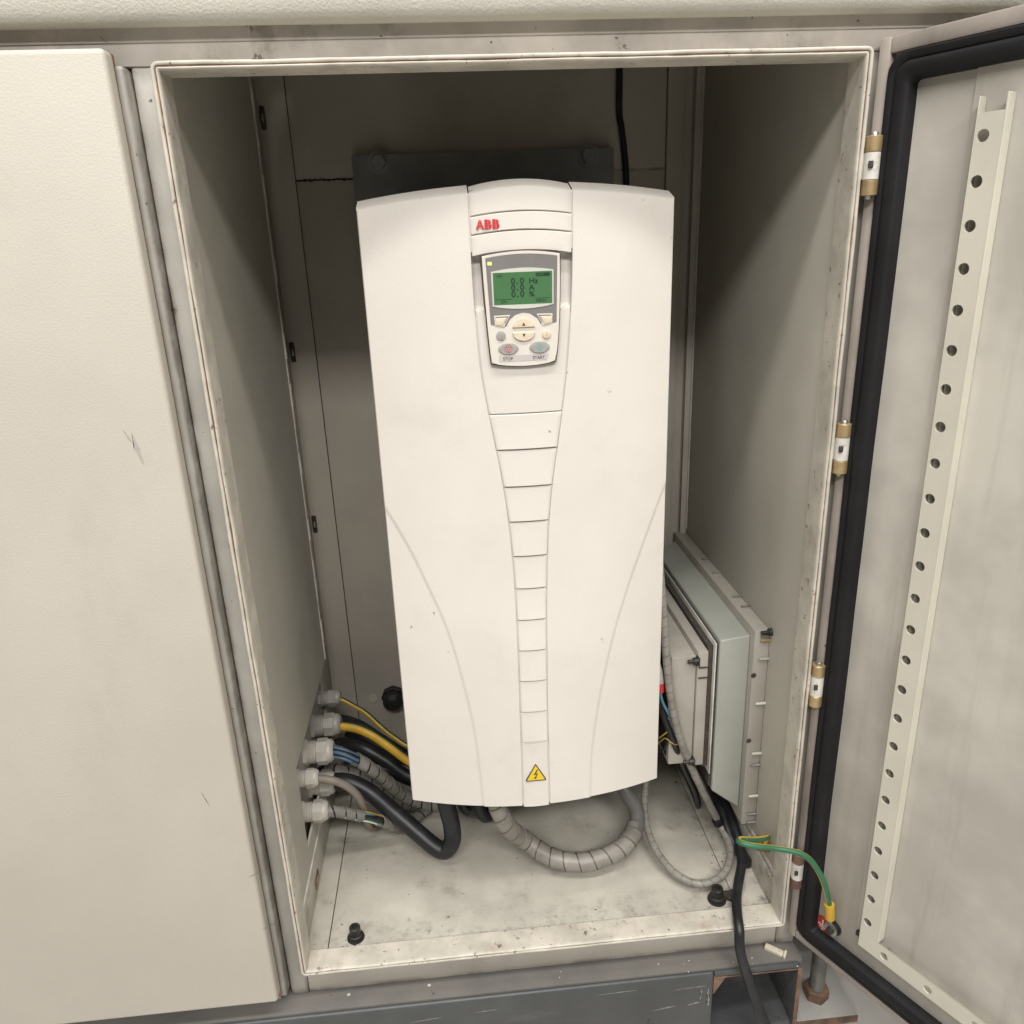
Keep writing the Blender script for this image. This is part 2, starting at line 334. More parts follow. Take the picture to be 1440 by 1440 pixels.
def text_mesh(body, size, x, y, z, align='LEFT', shear=0.0, sx=1.0, depth=0.0002, bold=0.0):
    cu = bpy.data.curves.new('t', 'FONT'); cu.body = body; cu.size = size; cu.align_x = align; cu.extrude = depth/2; cu.offset = bold; cu.shear = shear; cu.resolution_u = 3
    o = bpy.data.objects.new('t', cu); COL.objects.link(o); dg = bpy.context.evaluated_depsgraph_get()
    me = bpy.data.meshes.new_from_object(o.evaluated_get(dg)); bpy.data.objects.remove(o); bpy.data.curves.remove(cu)
    me.transform(Matrix.Translation((x, y, z)) @ Matrix.Rotation(math.radians(90), 4, 'X') @ Matrix.Diagonal((sx, 1, 1, 1)))
    return me
def text(name, body, size, x, y, z, mat, parent, **k):
    me = text_mesh(body, size, x, y, z, **k); me.name = name; me.materials.append(mat); return link(name, me, parent)
def ring_rect(bm, x0, z0, x1, z1, t, y0, y1, bev=0.0):
    """mitred rectangular ring; x0..z1 is its outer edge"""
    def loop(d, y): return [bm.verts.new(c) for c in ((x0+d, y, z0+d), (x1-d, y, z0+d), (x1-d, y, z1-d), (x0+d, y, z1-d))]
    of, inf, ob, inb = loop(0, y0), loop(t, y0), loop(0, y1), loop(t, y1); es = []
    for i in range(4):
        j = (i+1) % 4
        bm.faces.new((of[i], of[j], inf[j], inf[i])); bm.faces.new((ob[j], ob[i], inb[i], inb[j]))
        bm.faces.new((of[j], of[i], ob[i], ob[j])); bm.faces.new((inf[i], inf[j], inb[j], inb[i]))
    if bev:
        es = [e for e in bm.edges if all(v in of or v in inf for v in e.verts) and ((e.verts[0] in of) == (e.verts[1] in of))]
        bmesh.ops.bevel(bm, geom=es, offset=bev, segments=3, profile=0.5, affect='EDGES')
    return bm

W, H = 0.58615, 0.95
# ================================================================== ground
bm = bm_new(); box(bm, -6, 6, -6, 6, -0.26, -0.20)
tag(build('ground', bm, ground_m, smooth=0), 'pale concrete hall floor under the cabinets', kind='structure')

# ================================================================== cabinet
cab = empty('control_cabinet', (W/2, 0.23, -0.05), 'open cream steel control cabinet with worn rim and door swung out to the right', 'electrical cabinet')
def cpart(name, bm, m, **k): return build(name, bm, m, cab, **k)
# rim: two folded sheets with a rusty seam between them
def ring_round(prof, rad, n=6, seg=70, wob=0.0, seed=0.0):
    """sweep prof (inset, y) round the opening with rounded corners"""
    def loop(d):
        pts = []; r = max(rad-d, 0.0008)
        cs = [(d+r, d+r, 180), (W-d-r, d+r, 270), (W-d-r, H-d-r, 0), (d+r, H-d-r, 90)]
        for k, (cx, cz, a0) in enumerate(cs):
            for i in range(n+1):
                a = math.radians(a0+90*i/n); pts.append((cx+r*math.cos(a), cz+r*math.sin(a)))
            nx, nz, na = cs[(k+1) % 4]; a = math.radians(na); q0, q1 = pts[-1], (nx+r*math.cos(a), nz+r*math.sin(a))
            for i in range(1, seg): t = i/seg; pts.append((q0[0]+(q1[0]-q0[0])*t, q0[1]+(q1[1]-q0[1])*t))
        return pts
    bm = bm_new(); L = []
    for d, y in prof:
        row = []
        for x, z in loop(d):
            v = Vector((x, y, z))
            if wob and y < 0.01:
                v.x += wob*mnoise.noise(Vector((x*17+seed, z*17, 1)))+0.35*wob*mnoise.noise(Vector((x*90+seed, z*90, 1)))
                v.z += wob*mnoise.noise(Vector((x*17, z*17+seed, 5)))+0.35*wob*mnoise.noise(Vector((x*90, z*90+seed, 5)))
                v.y += wob*0.6*mnoise.noise(Vector((x*30+seed, z*30, 9)))
            row.append(bm.verts.new(v))
        L.append(row)
    m = len(L[0])
    for A, B in zip(L, L[1:]+L[:1]):
        for i in range(m): bm.faces.new((A[i], A[(i+1) % m], B[(i+1) % m], B[i]))
    return bm
rim = cpart('rim', ring_round([(0, 0.029), (0, 0.0009), (0.0004, 0.0002), (0.0011, 0), (0.0020, 0), (0.0026, 0.0003), (0.0030, 0.0010), (0.0030, 0.029)], 0.006, wob=0.0006), rim_m, smooth=60)
build('rusty_seam', ring_round([(0.0029, 0.028), (0.0029, 0.0013), (0.0046, 0.0013), (0.0046, 0.028)], 0.006), rust_m, rim)
build('inner_fold', ring_round([(0.0040, 0.030), (0.0040, 0.0009), (0.0044, 0.0003), (0.0050, 0.0002), (0.0058, 0.0008), (0.0064, 0.0022), (0.0066, 0.005), (0.0066, 0.030)], 0.006, wob=0.0006, seed=4.0), rim_m, rim, smooth=60)
# frame round the opening
bm = bm_new(); box(bm, -0.0215, -0.0005, 0.022, 0.06, -0.052, 0.9515, 0.002); cpart('frame_stile', bm, frame_m)
bm = bm_new(); box(bm, W+0.0005, W+0.024, 0.022, 0.06, -0.052, 0.9515, 0.002); cpart('frame_stile', bm, frame_m)
bm = bm_new(); box(bm, -0.0005, W+0.0005, 0.0235, 0.0300, -0.0515, -0.0003, 0.0015); cpart('frame_rail', bm, rail_m)
bm = bm_new(); box(bm, -0.30, 1.25, 0.020, 0.06, 0.9503, 1.075, 0.001); cpart('frame_rail', bm, top_rail_m)
bm = bm_new(); box(bm, -0.30, 1.25, 0.0185, 0.0215, 0.9665, 1.0, 0.001); cpart('drip_strip', bm, top_rail_m)
# side walls
def wall_left():
    # profile in (y,z) with the cut-out for the gland plate at the lower back
    bm = bm_new(); ys = (0.028, 0.109, 0.365); zs = (0.062, 0.090, 0.2105, 1.066); g = {}
    for i, y in enumerate(ys):
        for j, z in enumerate(zs):
            for k, x in enumerate((-0.0015, 0.0015)): g[i, j, k] = bm.verts.new((x, y, z))
    cells = [(0, 0), (0, 1), (0, 2), (1, 0), (1, 2)]
    for i, j in cells:
        for k in (0, 1): bm.faces.new([g[i, j, k], g[i+1, j, k], g[i+1, j+1, k], g[i, j+1, k]])
        for e, nb_ in ((((i, j), (i+1, j)), (i, j-1)), (((i+1, j), (i+1, j+1)), (i+1, j)), (((i+1, j+1), (i, j+1)), (i, j+1)), (((i, j+1), (i, j)), (i-1, j))):
            if nb_ not in cells: bm.faces.new([g[(*e[0], 0)], g[(*e[1], 0)], g[(*e[1], 1)], g[(*e[0], 1)]])
    return bm
cpart('side_wall', wall_left(), wall_m, smooth=20)
bm = bm_new(); box(bm, W-0.0015, W+0.0015, 0.028, 0.452, 0.050, 1.066, 0.0006); cpart('side_wall', bm, wall_m)
# folded lips of the walls, mostly in a paler tone than the sheets
bm = bm_new()
for i in range(26):
    z = 0.215+i*0.0325; box(bm, 0.0008, 0.0032+0.0006*math.sin(i*2.3), 0.3655, 0.372, z, z+0.0322, 0.0004, 1)
cpart('wall_lip', bm, flange_edge_m)
bm = bm_new(); box(bm, -0.001, 0.0028, 0.03, 0.365, 0.0565, 0.0615, 0.0008); cpart('wall_lip', bm, flange_edge_m)
bm = bm_new(); box(bm, W-0.004, W-0.0018, 0.441, 0.4445, 0.36, 1.066, 0.0006); cpart('wall_lip', bm, flange_edge_m)
bm = bm_new(); box(bm, W-0.0035, W-0.0002, 0.03, 0.40, 0.0435, 0.0495, 0.001); cpart('wall_lip', bm, wall_m)
# rear corner posts with slots
def post_left():
    bm = bm_new()
    box(bm, -0.012, 0.0285, 0.448, 0.452, -0.004, 1.066, 0.0008)
    box(bm, -0.0125, -0.0085, 0.374, 0.4475, -0.004, 1.066, 0.0008)
    return bm
p = cpart('corner_post', post_left(), back_m)
for z in (0.972, 0.669, 0.406):
    bm = bm_new(); bm2 = arc_poly(0, 0, 1, 1, 0, 360, 16)
    pts = [(0.0035*math.copysign(1, math.cos(a))*min(1, abs(math.cos(a))*1.5), 0.014*math.copysign(1, math.sin(a))*min(1, abs(math.sin(a))*1.25)) for a in [2*math.pi*i/20+0.05 for i in range(20)]]
    prism(bm, [(-0.0035+x, z+zz) for x, zz in pts], 0.4468, 0.4479, 0.0004); build('slot', bm, dust_m, p)
    bm = bm_new(); box(bm, -0.0048, -0.0022, 0.4458, 0.4467, z-0.005, z+0.005, 0.0003); build('slot_clip', bm, zinc_m, p)
bm = bm_new(); box(bm, 0.536, 0.5585, 0.446, 0.452, -0.004, 1.066, 0.0015); box(bm, 0.574, W-0.002, 0.4445, 0.4485, -0.004, 1.066, 0.0008); box(bm, 0.5588, 0.5738, 0.459, 0.462, -0.004, 1.066); cpart('corner_post', bm, back_m)
# back wall in two sheets with a rough weld between them
bm = bm_new(); box(bm, 0.0292, 0.5352, 0.4505, 0.4535, -0.004, 0.8945, 0.0008); bw = cpart('back_wall', bm, back_m)
bm = bm_new(); box(bm, 0.0292, 0.5352, 0.4505, 0.4535, 0.8965, 1.066, 0.0008); cpart('back_wall', bm, back_m)
bm = bm_new(); box(bm, -0.02, W+0.01, 0.463, 0.466, -0.004, 1.066); cpart('back_panel', bm, back_m)
def weld(x0, x1):
    bm = bm_new(); pts = []; n = int((x1-x0)/0.004)
    for i in range(n+1): pts.append((x0+(x1-x0)*i/n, 0.4502+random.uniform(-0.0002, 0.0004), 0.8955+random.uniform(-0.0014, 0.0014)))
    tube(bm, pts, 0.0011, 7, 0.002, rfn=lambda t: 0.0004+0.0026*abs(mnoise.noise(Vector((t*26+x0*9, 1, 2))))); return bm
cpart('weld_seam', weld(0.03, 0.108), dust_m); cpart('weld_seam', weld(0.462, 0.534), back_m)
bm = bm_new(); tube(bm, [(0.0288, 0.4495, z) for z in [0.06+0.1*i for i in range(11)]], 0.0007, 6, 0.01, rfn=lambda t: 0.0005+0.0006*abs(mnoise.noise(Vector((t*60, 4, 2))))); cpart('seam_line', bm, dust_m)
# ceiling of the cabinet
bm = bm_new(); box(bm, -0.02, W+0.02, 0.03, 0.466, 1.066, 1.069); cpart('top_panel', bm, wall_m)
# outer skin
bm = bm_new(); box(bm, W+0.0245, W+0.0275, 0.03, 0.47, -0.052, 1.075); cpart('outer_side', bm, cream_out)
bm = bm_new(); box(bm, W+0.030, 1.25, 0.062, 0.47, -0.05, 1.075); cpart('cabinet_body', bm, cream_out)
# floor: tray and two side strips
bm = bm_new(); box(bm, 0.0262, 0.5395, 0.0305, 0.45, -0.004, 0.0, 0.0007); cpart('floor_panel', bm, floor_m)
bm = bm_new(); box(bm, -0.013, 0.0250, 0.0305, 0.45, -0.0045, -0.0003, 0.0007); cpart('floor_panel', bm, floor_m)
bm = bm_new(); box(bm, 0.5405, 0.62, 0.0305, 0.45, -0.0045, -0.0003, 0.0007); cpart('floor_panel', bm, floor_m)
bm = bm_new(); box(bm, -0.02, 0.62, 0.03, 0.46, -0.03, -0.006); cpart('floor_support', bm, dust_m)
# base rails under the walls
bm = bm_new(); box(bm, -0.010, 0.0005, 0.032, 0.445, 0.0003, 0.0555, 0.001); rl = cpart('base_rail', bm, floor_m)
bm = bm_new(); box(bm, 0.0007, 0.0019, 0.118, 0.142, 0.012, 0.026, 0.0005); build('slot', bm, rusty_steel_m, rl)
bm = bm_new(); box(bm, 0.0015, 0.0024, 0.124, 0.136, 0.016, 0.023, 0.0003); build('slot_clip', bm, brass_m, rl)
bm = bm_new(); box(bm, W-0.006, W+0.002, 0.032, 0.43, 0.0003, 0.0405, 0.001); cpart('base_rail', bm, floor_m)
# gland plate behind the cut-out
bm = bm_new(); box(bm, -0.0150, -0.0120, 0.112, 0.440, 0.066, 0.214, 0.0008); cpart('gland_plate', bm, boxb_m)
# canopy along the top
def canopy():
    prof = [(0.0180, 0.9766), (0.012, 0.9752), (0.006, 0.9760), (0.002, 0.9790), (0.0002, 0.9835), (-0.0006, 0.990), (-0.0012, 1.04), (0.03, 1.085), (0.03, 0.981)]
    bm = bm_new(); rings = []; xs = [-0.55+0.02*i for i in range(0, 95)]
    for x in xs:
        rings.append([bm.verts.new((x, y, z+0.0006*mnoise.noise(Vector((x*6, y*8, z*3))))) for y, z in prof])
    for a, b in zip(rings, rings[1:]):
        for k in range(len(prof)): bm.faces.new((a[k], a[(k+1) % len(prof)], b[(k+1) % len(prof)], b[k]))
    bm.faces.new(rings[0]); bm.faces.new(rings[-1][::-1]); return bm
cpart('canopy', canopy(), canopy_m, smooth=60)
# orange cap of the earth stud low on the right wall
bm = bm_new(); lathe(bm, (W-0.002, 0.060, 0.070), (-1, 0, 0), [(0, 0.008), (0.006, 0.008), (0.008, 0.006), (0.012, 0.006)], 14); st = cpart('earth_stud', bm, orange_m)
bm = bm_new(); lathe(bm, (W-0.002, 0.085, 0.052), (-1, 0, 0), [(0, 0.007), (0.005, 0.007), (0.005, 0.004), (0.010, 0.004)], 6); cpart('earth_stud', bm, zinc_m, smooth=20)

# ---- door, opened past the right side
D0 = Vector((0.596, 0.012, 0)); DU = Vector((0.4782, -0.8783, 0)); DN = Vector((-0.8783, -0.4782, 0))
MD = Matrix(((DU.x, DN.x, 0, D0.x), (DU.y, DN.y, 0, D0.y), (0, 0, 1, 0), (0, 0, 0, 1)))
def dpart(name, bm, m, parent, **k):
    bm.transform(MD); return build(name, bm, m, parent, **k)
DZ0, DZ1, DL = -0.0225, 0.957, 0.60
bm = bm_new()
box(bm, 0.001, DL, -0.024, -0.0085, DZ0, DZ1, 0.001)
door = dpart('door', bm, door_in_m, cab)
bm = bm_new()
box(bm, 0.0, 0.0105, -0.0245, 0.0, DZ0-0.0005, DZ1+0.0005, 0.0018)
box(bm, 0.0107, DL, -0.0242, -0.0005, DZ0-0.0003, DZ0+0.0105, 0.0015)
box(bm, 0.0107, DL, -0.0242, -0.0005, DZ1-0.0125, DZ1+0.0003, 0.0015)
dpart('door_edge', bm, door_edge_m, door)
def gasket():
    bm = bm_new(); ro, wd = 0.012, 0.0225
    u0, z0, z1 = 0.011, DZ0+0.011, DZ1-0.013
    def path(d):
        pts = [(DL, z0+d)]
        for a in range(0, 91, 15):
            rad = 0.004+(wd-d)*0.55; cx, cz = u0+d+rad, z0+d+rad
            pts.append((cx-rad*math.sin(math.radians(a)), cz-rad*math.cos(math.radians(a))))
        for i in range(1, 60):
            z = cz+(z1-d-rad-cz)*i/60; pts.append((u0+d+0.0009*mnoise.noise(Vector((z*7, d*30, 0))), z))
        for a in range(0, 91, 15):
            rad = 0.004+(wd-d)*0.55; cz2 = z1-d-rad; pts.append((u0+d+rad-rad*math.cos(math.radians(a)), cz2+rad*math.sin(math.radians(a))))
        pts.append((DL, z1-d)); return pts
    prof = [(0.0, -0.0084), (0.0002, 0.0010), (0.0012, 0.0024), (0.0062, 0.0026), (0.0076, 0.0012), (0.0086, 0.0036), (0.0115, 0.0046), (0.0185, 0.0042), (0.0212, 0.0022), (wd, -0.0084)]
    cols = [(path(d), wv) for d, wv in prof]
    g = [[bm.verts.new((u, wv, z)) for u, z in c] for c, wv in cols]
    for a, b in zip(g, g[1:]):
        for i in range(len(a)-1): bm.faces.new((a[i], a[i+1], b[i+1], b[i]))
    return bm
dpart('gasket', gasket(), rubber_m, door, smooth=50)
# raised tray on the inner skin, with a rounded lower corner
def tray():
    bm = bm_new(); u0, z0 = 0.0825, 0.036; pts = [(DL-0.02, z0)]
    for a in range(0, 91, 15): pts.append((u0+0.014-0.014*math.sin(math.radians(a)), z0+0.014-0.014*math.cos(math.radians(a))))
    pts += [(u0, 0.93), (DL-0.02, 0.93)]
    prism(bm, pts, 0.0, 0.0015); bm.transform(Matrix(((1, 0, 0, 0), (0, -1, 0, -0.0066), (0, 0, 1, 0), (0, 0, 0, 1)))); return bm
dpart('door_tray', tray(), door_in_m, door)
def perforated():
    bm = bm_new()
    def cell(u0, u1, z0, z1, hu, hz, r, n=16):
        per = []; hol = []
        for k in range(n):
            a = 2*math.pi*(k+0.5)/n; c, s = math.cos(a), math.sin(a)
            hol.append((hu+r*c, hz+r*s))
            t = min(((u1-hu) if c > 0 else (u0-hu))/c if abs(c) > 1e-6 else 9, ((z1-hz) if s > 0 else (z0-hz))/s if abs(s) > 1e-6 else 9)
            per.append((hu+t*c, hz+t*s))
        cor = [(u1, z1), (u0, z1), (u0, z0), (u1, z0)]
        for lv, flip in ((0.0045, 0), (0.0025, 1)):
            P = [bm.verts.new((x, lv, z)) for x, z in per]; Q = [bm.verts.new((x, lv, z)) for x, z in hol]
            CV = [bm.verts.new((x, lv, z)) for x, z in cor]
            for k in range(n):
                j = (k+1) % n; a, b = per[k], per[j]; crn = None
                for ci, (cu, cz) in enumerate(cor):
                    if (abs(a[0]-cu) < 1e-6 and abs(b[1]-cz) < 1e-6 and abs(a[1]-cz) > 1e-6) or (abs(a[1]-cz) < 1e-6 and abs(b[0]-cu) < 1e-6 and abs(a[0]-cu) > 1e-6): crn = CV[ci]
                bm.faces.new([P[k]]+([crn] if crn else [])+[P[j], Q[j], Q[k]])
            if flip == 0: QF = Q
            else:
                for k in range(n): bm.faces.new((QF[k], QF[(k+1) % n], Q[(k+1) % n], Q[k]))
    z = 0.0635; zs = []
    hz = 0.0820
    while hz < 0.90:
        cell(0.0935, 0.1135, hz-0.01645, hz+0.01645, 0.0995, hz, 0.0048); hz += 0.0329
    hu = 0.1225
    first = True
    while hu < DL-0.05:
        cell(0.0935 if first else hu-0.0245, hu+0.0245, 0.0440, 0.0655, hu, 0.0535, 0.0046); hu += 0.049; first = False
    bmesh.ops.remove_doubles(bm, verts=bm.verts[:], dist=1e-5)
    # folded outer lips
    box(bm, 0.1131, 0.1146, -0.006, 0.0046, 0.0657, 0.9, 0.0003, 1); box(bm, 0.0925, 0.0934, -0.005, 0.0046, 0.044, 0.9, 0.0003, 1)
    return bm
pr = dpart('perforated_rail', perforated(), door_rail_m, door, smooth=20)
bm = bm_new(); lathe(bm, (0.1225, -0.0055, 0.0535), (0, 1, 0), [(0, 0.0042), (0.004, 0.0042), (0.004, 0.0022), (0.006, 0.0022)], 14); dpart('rail_screw', bm, dark_metal_m, door)
bm = bm_new(); box(bm, 0.0845, 0.0915, -0.006, -0.002, 0.047, 0.053, 0.0005); dpart('rail_clip', bm, dark_metal_m, door)
# red earth disc with its white symbol, stud and nut
bm = bm_new(); lathe(bm, (0.0410, -0.0084, 0.0190), (0, 1, 0), [(0, 0.0125), (0.0005, 0.0125)], 30); dpart('earth_disc', bm, disc_m, door)
bm = bm_new(); q = -0.0079
for a, b, c, d in ((0.0398, 0.0412, 0.0195, 0.0265), (0.0345, 0.0465, 0.0180, 0.0192), (0.0365, 0.0445, 0.0150, 0.0162), (0.0385, 0.0425, 0.0120, 0.0131)): box(bm, a, b, q, q+0.0003, c, d)
dpart('earth_symbol', bm, white_m, door, smooth=0)
bm = bm_new(); lathe(bm, (0.0550, -0.0084, 0.0280), (0, 1, 0), [(0, 0.0095), (0.0018, 0.0095), (0.0018, 0.008), (0.0060, 0.008), (0.0060, 0.0045), (0.0105, 0.0042), (0.0112, 0.003)], 16); dpart('earth_bolt', bm, dark_metal_m, door)
# hinges
for k, (z0, z1) in enumerate(((0.834, 0.882), (0.580, 0.630), (0.314, 0.365), (0.061, 0.111))):
    hx, hy, r = 0.5945, 0.0015, 0.0070; h = z1-z0
    bm = bm_new(); lathe(bm, (hx, hy, z0+h*0.275), (0, 0, 1), [(0, r*0.97), (h*0.45, r*0.97)], 18)
    box(bm, hx-0.0085, hx+0.001, hy+0.002, hy+0.006, z0+h*0.28, z0+h*0.72, 0.0005)
    hg = cpart('hinge', bm, hinge_white_m)
    bm = bm_new(); box(bm, hx-0.0062, hx-0.0022, hy-0.0078, hy-0.0055, z0+h*0.46, z0+h*0.58, 0.0006); build('hinge_notch', bm, dust_m, hg)
    for a, b in ((0.0, 0.268), (0.732, 1.0)):
        bm = bm_new(); lathe(bm, (hx, hy, z0+h*a), (0, 0, 1), [(0, r-0.0006), (0.0006, r), (h*(b-a)-0.0006, r), (h*(b-a), r-0.0006)], 18)
        box(bm, hx+0.001, hx+0.0095, hy+0.0025, hy+0.006, z0+h*a+0.0004, z0+h*b-0.0004, 0.0005); build('knuckle', bm, rusty_steel_m if k == 3 else brass_m, hg)
    bm = bm_new(); lathe(bm, (hx, hy, z0-0.003), (0, 0, 1), [(0, 0.0028), (0.001, 0.0035), (h+0.005, 0.0035), (h+0.006, 0.0028)], 14); build('hinge_pin', bm, zinc_m, hg)

# ================================================================== neighbouring cabinet with its closed door
nb = empty('neighbouring_cabinet', (-0.25, 0.2, -0.05), 'closed cream textured cabinet door with dark scratch left of the open cabinet', 'electrical cabinet')
bm = bm_new(); box(bm, -0.60, -0.0275, -0.0125, 0.006, -0.0215, 0.9575, 0.0045, 4); nd = build('door', bm, cream_out, nb)
for sx, sz, ln, an, wd in ((-0.058, 0.632, 0.030, 100, 0.0035), (-0.064, 0.652, 0.014, 115, 0.0016), (-0.060, 0.262, 0.020, 108, 0.0007), (-0.035, 0.165, 0.020, 20, 0.0005), (-0.030, 0.090, 0.022, 28, 0.0006)):
    bm = bm_new(); a = math.radians(an); n = 10; pts = []
    up = [(t, wd*math.sin(math.pi*(0.08+0.9*t))*(0.6+0.6*random.random())) for t in [i/n for i in range(n+1)]]
    poly = [(sx+math.cos(a)*ln*t-math.sin(a)*q_, sz+math.sin(a)*ln*t+math.cos(a)*q_) for t, q_ in up]+[(sx+math.cos(a)*ln*t+math.sin(a)*q_*0.5, sz+math.sin(a)*ln*t-math.cos(a)*q_*0.5) for t, q_ in up[::-1]]
    prism(bm, poly, -0.01255, -0.0124); bmesh.ops.triangulate(bm, faces=bm.faces[:]); build('scratch', bm, frame_m if wd > 0.001 else plinth_top_m, nd, smooth=0)
bm = bm_new(); box(bm, -0.60, -0.0290, 0.007, 0.012, -0.0355, 0.9575, 0.0015); build('door_gasket', bm, rust_m, nb)
bm = bm_new(); box(bm, -0.0325, -0.0226, 0.0085, 0.06, -0.0385, 0.9495, 0.0035, 4); build('frame_edge', bm, frame_m, nb)
bm = bm_new(); box(bm, -0.60, -0.0226, 0.0615, 0.47, -0.045, 1.06); build('cabinet_body', bm, cream_out, nb)
bm = bm_new(); box(bm, -0.60, -0.033, 0.0145, 0.06, -0.0475, 0.9495); build('frame_rail', bm, rail_m, nb)

# ================================================================== steel base under the cabinets
pl = empty('steel_base', (W/2, 0.1, -0.16), 'scratched grey painted steel channel base carrying the cabinet', 'base frame')
FY = -0.0065; PT = -0.0535
bm = bm_new(); box(bm, -0.75, 0.612, FY+0.0045, 0.45, PT-0.008, PT, 0.0015); build('top_flange', bm, plinth_top_m, pl)
bm = bm_new()
box(bm, -0.75, 0.4975, FY-0.0005, FY+0.006, -0.165, PT-0.0025, 0.0035, 4)
fc = build('channel_face', bm, plinth_m, pl)
bm = bm_new(); box(bm, 0.4980, 0.6050, FY, FY+0.005, PT-0.010, PT-0.0025, 0.0012); build('channel_face', bm, plinth_m, pl)
bm = bm_new(); box(bm, 0.6050, 0.6107, FY-0.0008, FY-0.0002, -0.165, PT-0.009, 0.0002); box(bm, 0.4976, 0.6045, FY-0.0007, FY+0.0003, PT-0.0118, PT-0.0102, 0.0004); build('rusty_edge', bm, rusty_steel_m, pl)
bm = bm_new(); box(bm, 0.6052, 0.6105, FY, 0.24, -0.165, PT-0.0085, 0.0008); build('end_plate', bm, plinth_m, pl)
bm = bm_new(); prism(bm, [(0.4978, PT-0.0105), (0.517, PT-0.0105), (0.5105, PT-0.016), (0.5045, PT-0.028), (0.5000, PT-0.038), (0.4978, PT-0.040)], FY+0.001, FY+0.009, 0.0008); build('gusset', bm, rusty_steel_m, pl)
bm = bm_new(); box(bm, 0.4976, 0.605, 0.17, 0.175, -0.165, PT-0.0085); box(bm, 0.4976, 0.605, FY+0.006, 0.17, -0.168, -0.160); box(bm, 0.492, 0.4974, FY+0.0062, 0.17, -0.165, PT-0.0085); build('pocket_wall', bm, plinth_m, pl, smooth=0)
# scratches and paint chips on the channel face
for (sx, sz, ln, an, wd) in ((0.481, -0.098, 0.020, 84, 0.0012), (0.447, -0.077, 0.042, 2, 0.0007), (0.35, -0.071, 0.05, 1, 0.0005), (0.42, -0.108, 0.030, 8, 0.0013), (0.465, -0.105, 0.016, 12, 0.0016), (0.492, -0.11, 0.03, 92, 0.0022), (0.20, -0.078, 0.03, 3, 0.0006), (0.12, -0.083, 0.04, 5, 0.0006)):
    bm = bm_new(); a = math.radians(an); n = 14
    up = [(i/n, wd*math.sin(math.pi*(0.06+0.9*i/n))*(0.25+1.1*random.random())) for i in range(n+1)]
    poly = [(sx+math.cos(a)*ln*t-math.sin(a)*q_, sz+math.sin(a)*ln*t+math.cos(a)*q_) for t, q_ in up]+[(sx+math.cos(a)*ln*t+math.sin(a)*q_*0.6, sz+math.sin(a)*ln*t-math.cos(a)*q_*0.6) for t, q_ in up[::-1]]
    prism(bm, poly, FY-0.0007, FY-0.0004); bmesh.ops.triangulate(bm, faces=bm.faces[:]); build('scratch', bm, scratch_m, pl, smooth=0)
# foot plate with its levelling bolt
bm = bm_new(); box(bm, 0.613, 0.70, 0.004, 0.16, -0.182, -0.170, 0.0015)
ft = build('foot_plate', bm, simple('pale_foot_plate', (0.36, 0.355, 0.33), 0.5, mottle=0.25, mscale=10, dirt=0.4, dcol=(0.30, 0.22, 0.15), dscale=14), None, recenter=True)
tag(ft, 'pale grey steel foot plate with rusty front edge beside the fork pocket', 'plate')
bm = bm_new(); box(bm, 0.6132, 0.6998, 0.0028, 0.0038, -0.1815, -0.1705); build('rusty_edge', bm, rusty_steel_m, ft, smooth=0)
lb = empty('levelling_bolt', (0.6585, 0.038, -0.17), 'thick vertical levelling bolt with rusty hex nut under the open door', 'bolt')
bm = bm_new()
prof = [(0, 0.0098)]
for i in range(40): prof += [(0.001+i*0.0025, 0.0098), (0.00225+i*0.0025, 0.0091)]
lathe(bm, (0.6585, 0.038, -0.170), (0, 0, 1), prof, 20); build('bolt_shaft', bm, bolt_m, lb)
bm = bm_new(); lathe(bm, (0.6585, 0.038, -0.1698), (0, 0, 1), [(0, 0.0165), (0.014, 0.0165), (0.016, 0.014)], 6); build('hex_nut', bm, rusty_steel_m, lb, smooth=15)
# snapped plastic piece on the flange
cp = empty('plastic_fragment', (0.582, 0.011, PT), 'small snapped cream plastic piece lying on the steel base near the hinge', 'plastic piece')
bm = bm_new(); box(bm, -0.013, 0.010, -0.004, 0.004, 0.0, 0.0055, 0.0012); box(bm, 0.0102, 0.0135, -0.0045, 0.0045, 0.0, 0.0065, 0.001)
for v in bm.verts: v.co.z += 0.0008*mnoise.noise(v.co*160); v.co.y += 0.0015*mnoise.noise(v.co*120)
bm.transform(Matrix.Translation((0.582, 0.011, PT)) @ Matrix.Rotation(math.radians(-36), 4, 'Z')); build('plastic_bar', bm, chip_m, cp)
bm = bm_new(); lathe(bm, (0.5865, 0.0075, PT+0.0052), (0, 0, 1), [(0, 0.0022), (0.0012, 0.0018)], 10); build('moulded_boss', bm, chip_m, cp)

# ================================================================== drive
dr = empty('motor_drive', (0.2925, 0.25, 0.17), 'tall cream plastic motor drive with arched top, ribbed centre strip and lit keypad', 'motor drive')
XL, XR, XC, HW = 0.1415, 0.4425, 0.292, 0.1505
ZB = 0.1715
def Yf(x): t = (x-XC)/HW; return 0.053+0.027*t*t
def Zt(x): t = (x-XC)/HW; return 0.8400+0.0105*(1-t*t)
SK = [(0.8495, 0.2446, 0.3402), (0.8038, 0.2446, 0.3397), (0.746, 0.2456, 0.3376), (0.6885, 0.2483, 0.3330), (0.6461, 0.2537, 0.3278), (0.6089, 0.2597, 0.3221), (0.5697, 0.2653, 0.3160), (0.5315, 0.2693, 0.3118), (0.4926, 0.2718, 0.3092), (0.4550, 0.2732, 0.3076), (0.4175, 0.2738, 0.3066), (0.3797, 0.2740, 0.3060), (0.3410, 0.2739, 0.3055), (0.3010, 0.2737, 0.3051), (0.2607, 0.2736, 0.3050), (0.1771, 0.2727, 0.3051), (0.16, 0.2726, 0.3051)]
SKr = SK[::-1]
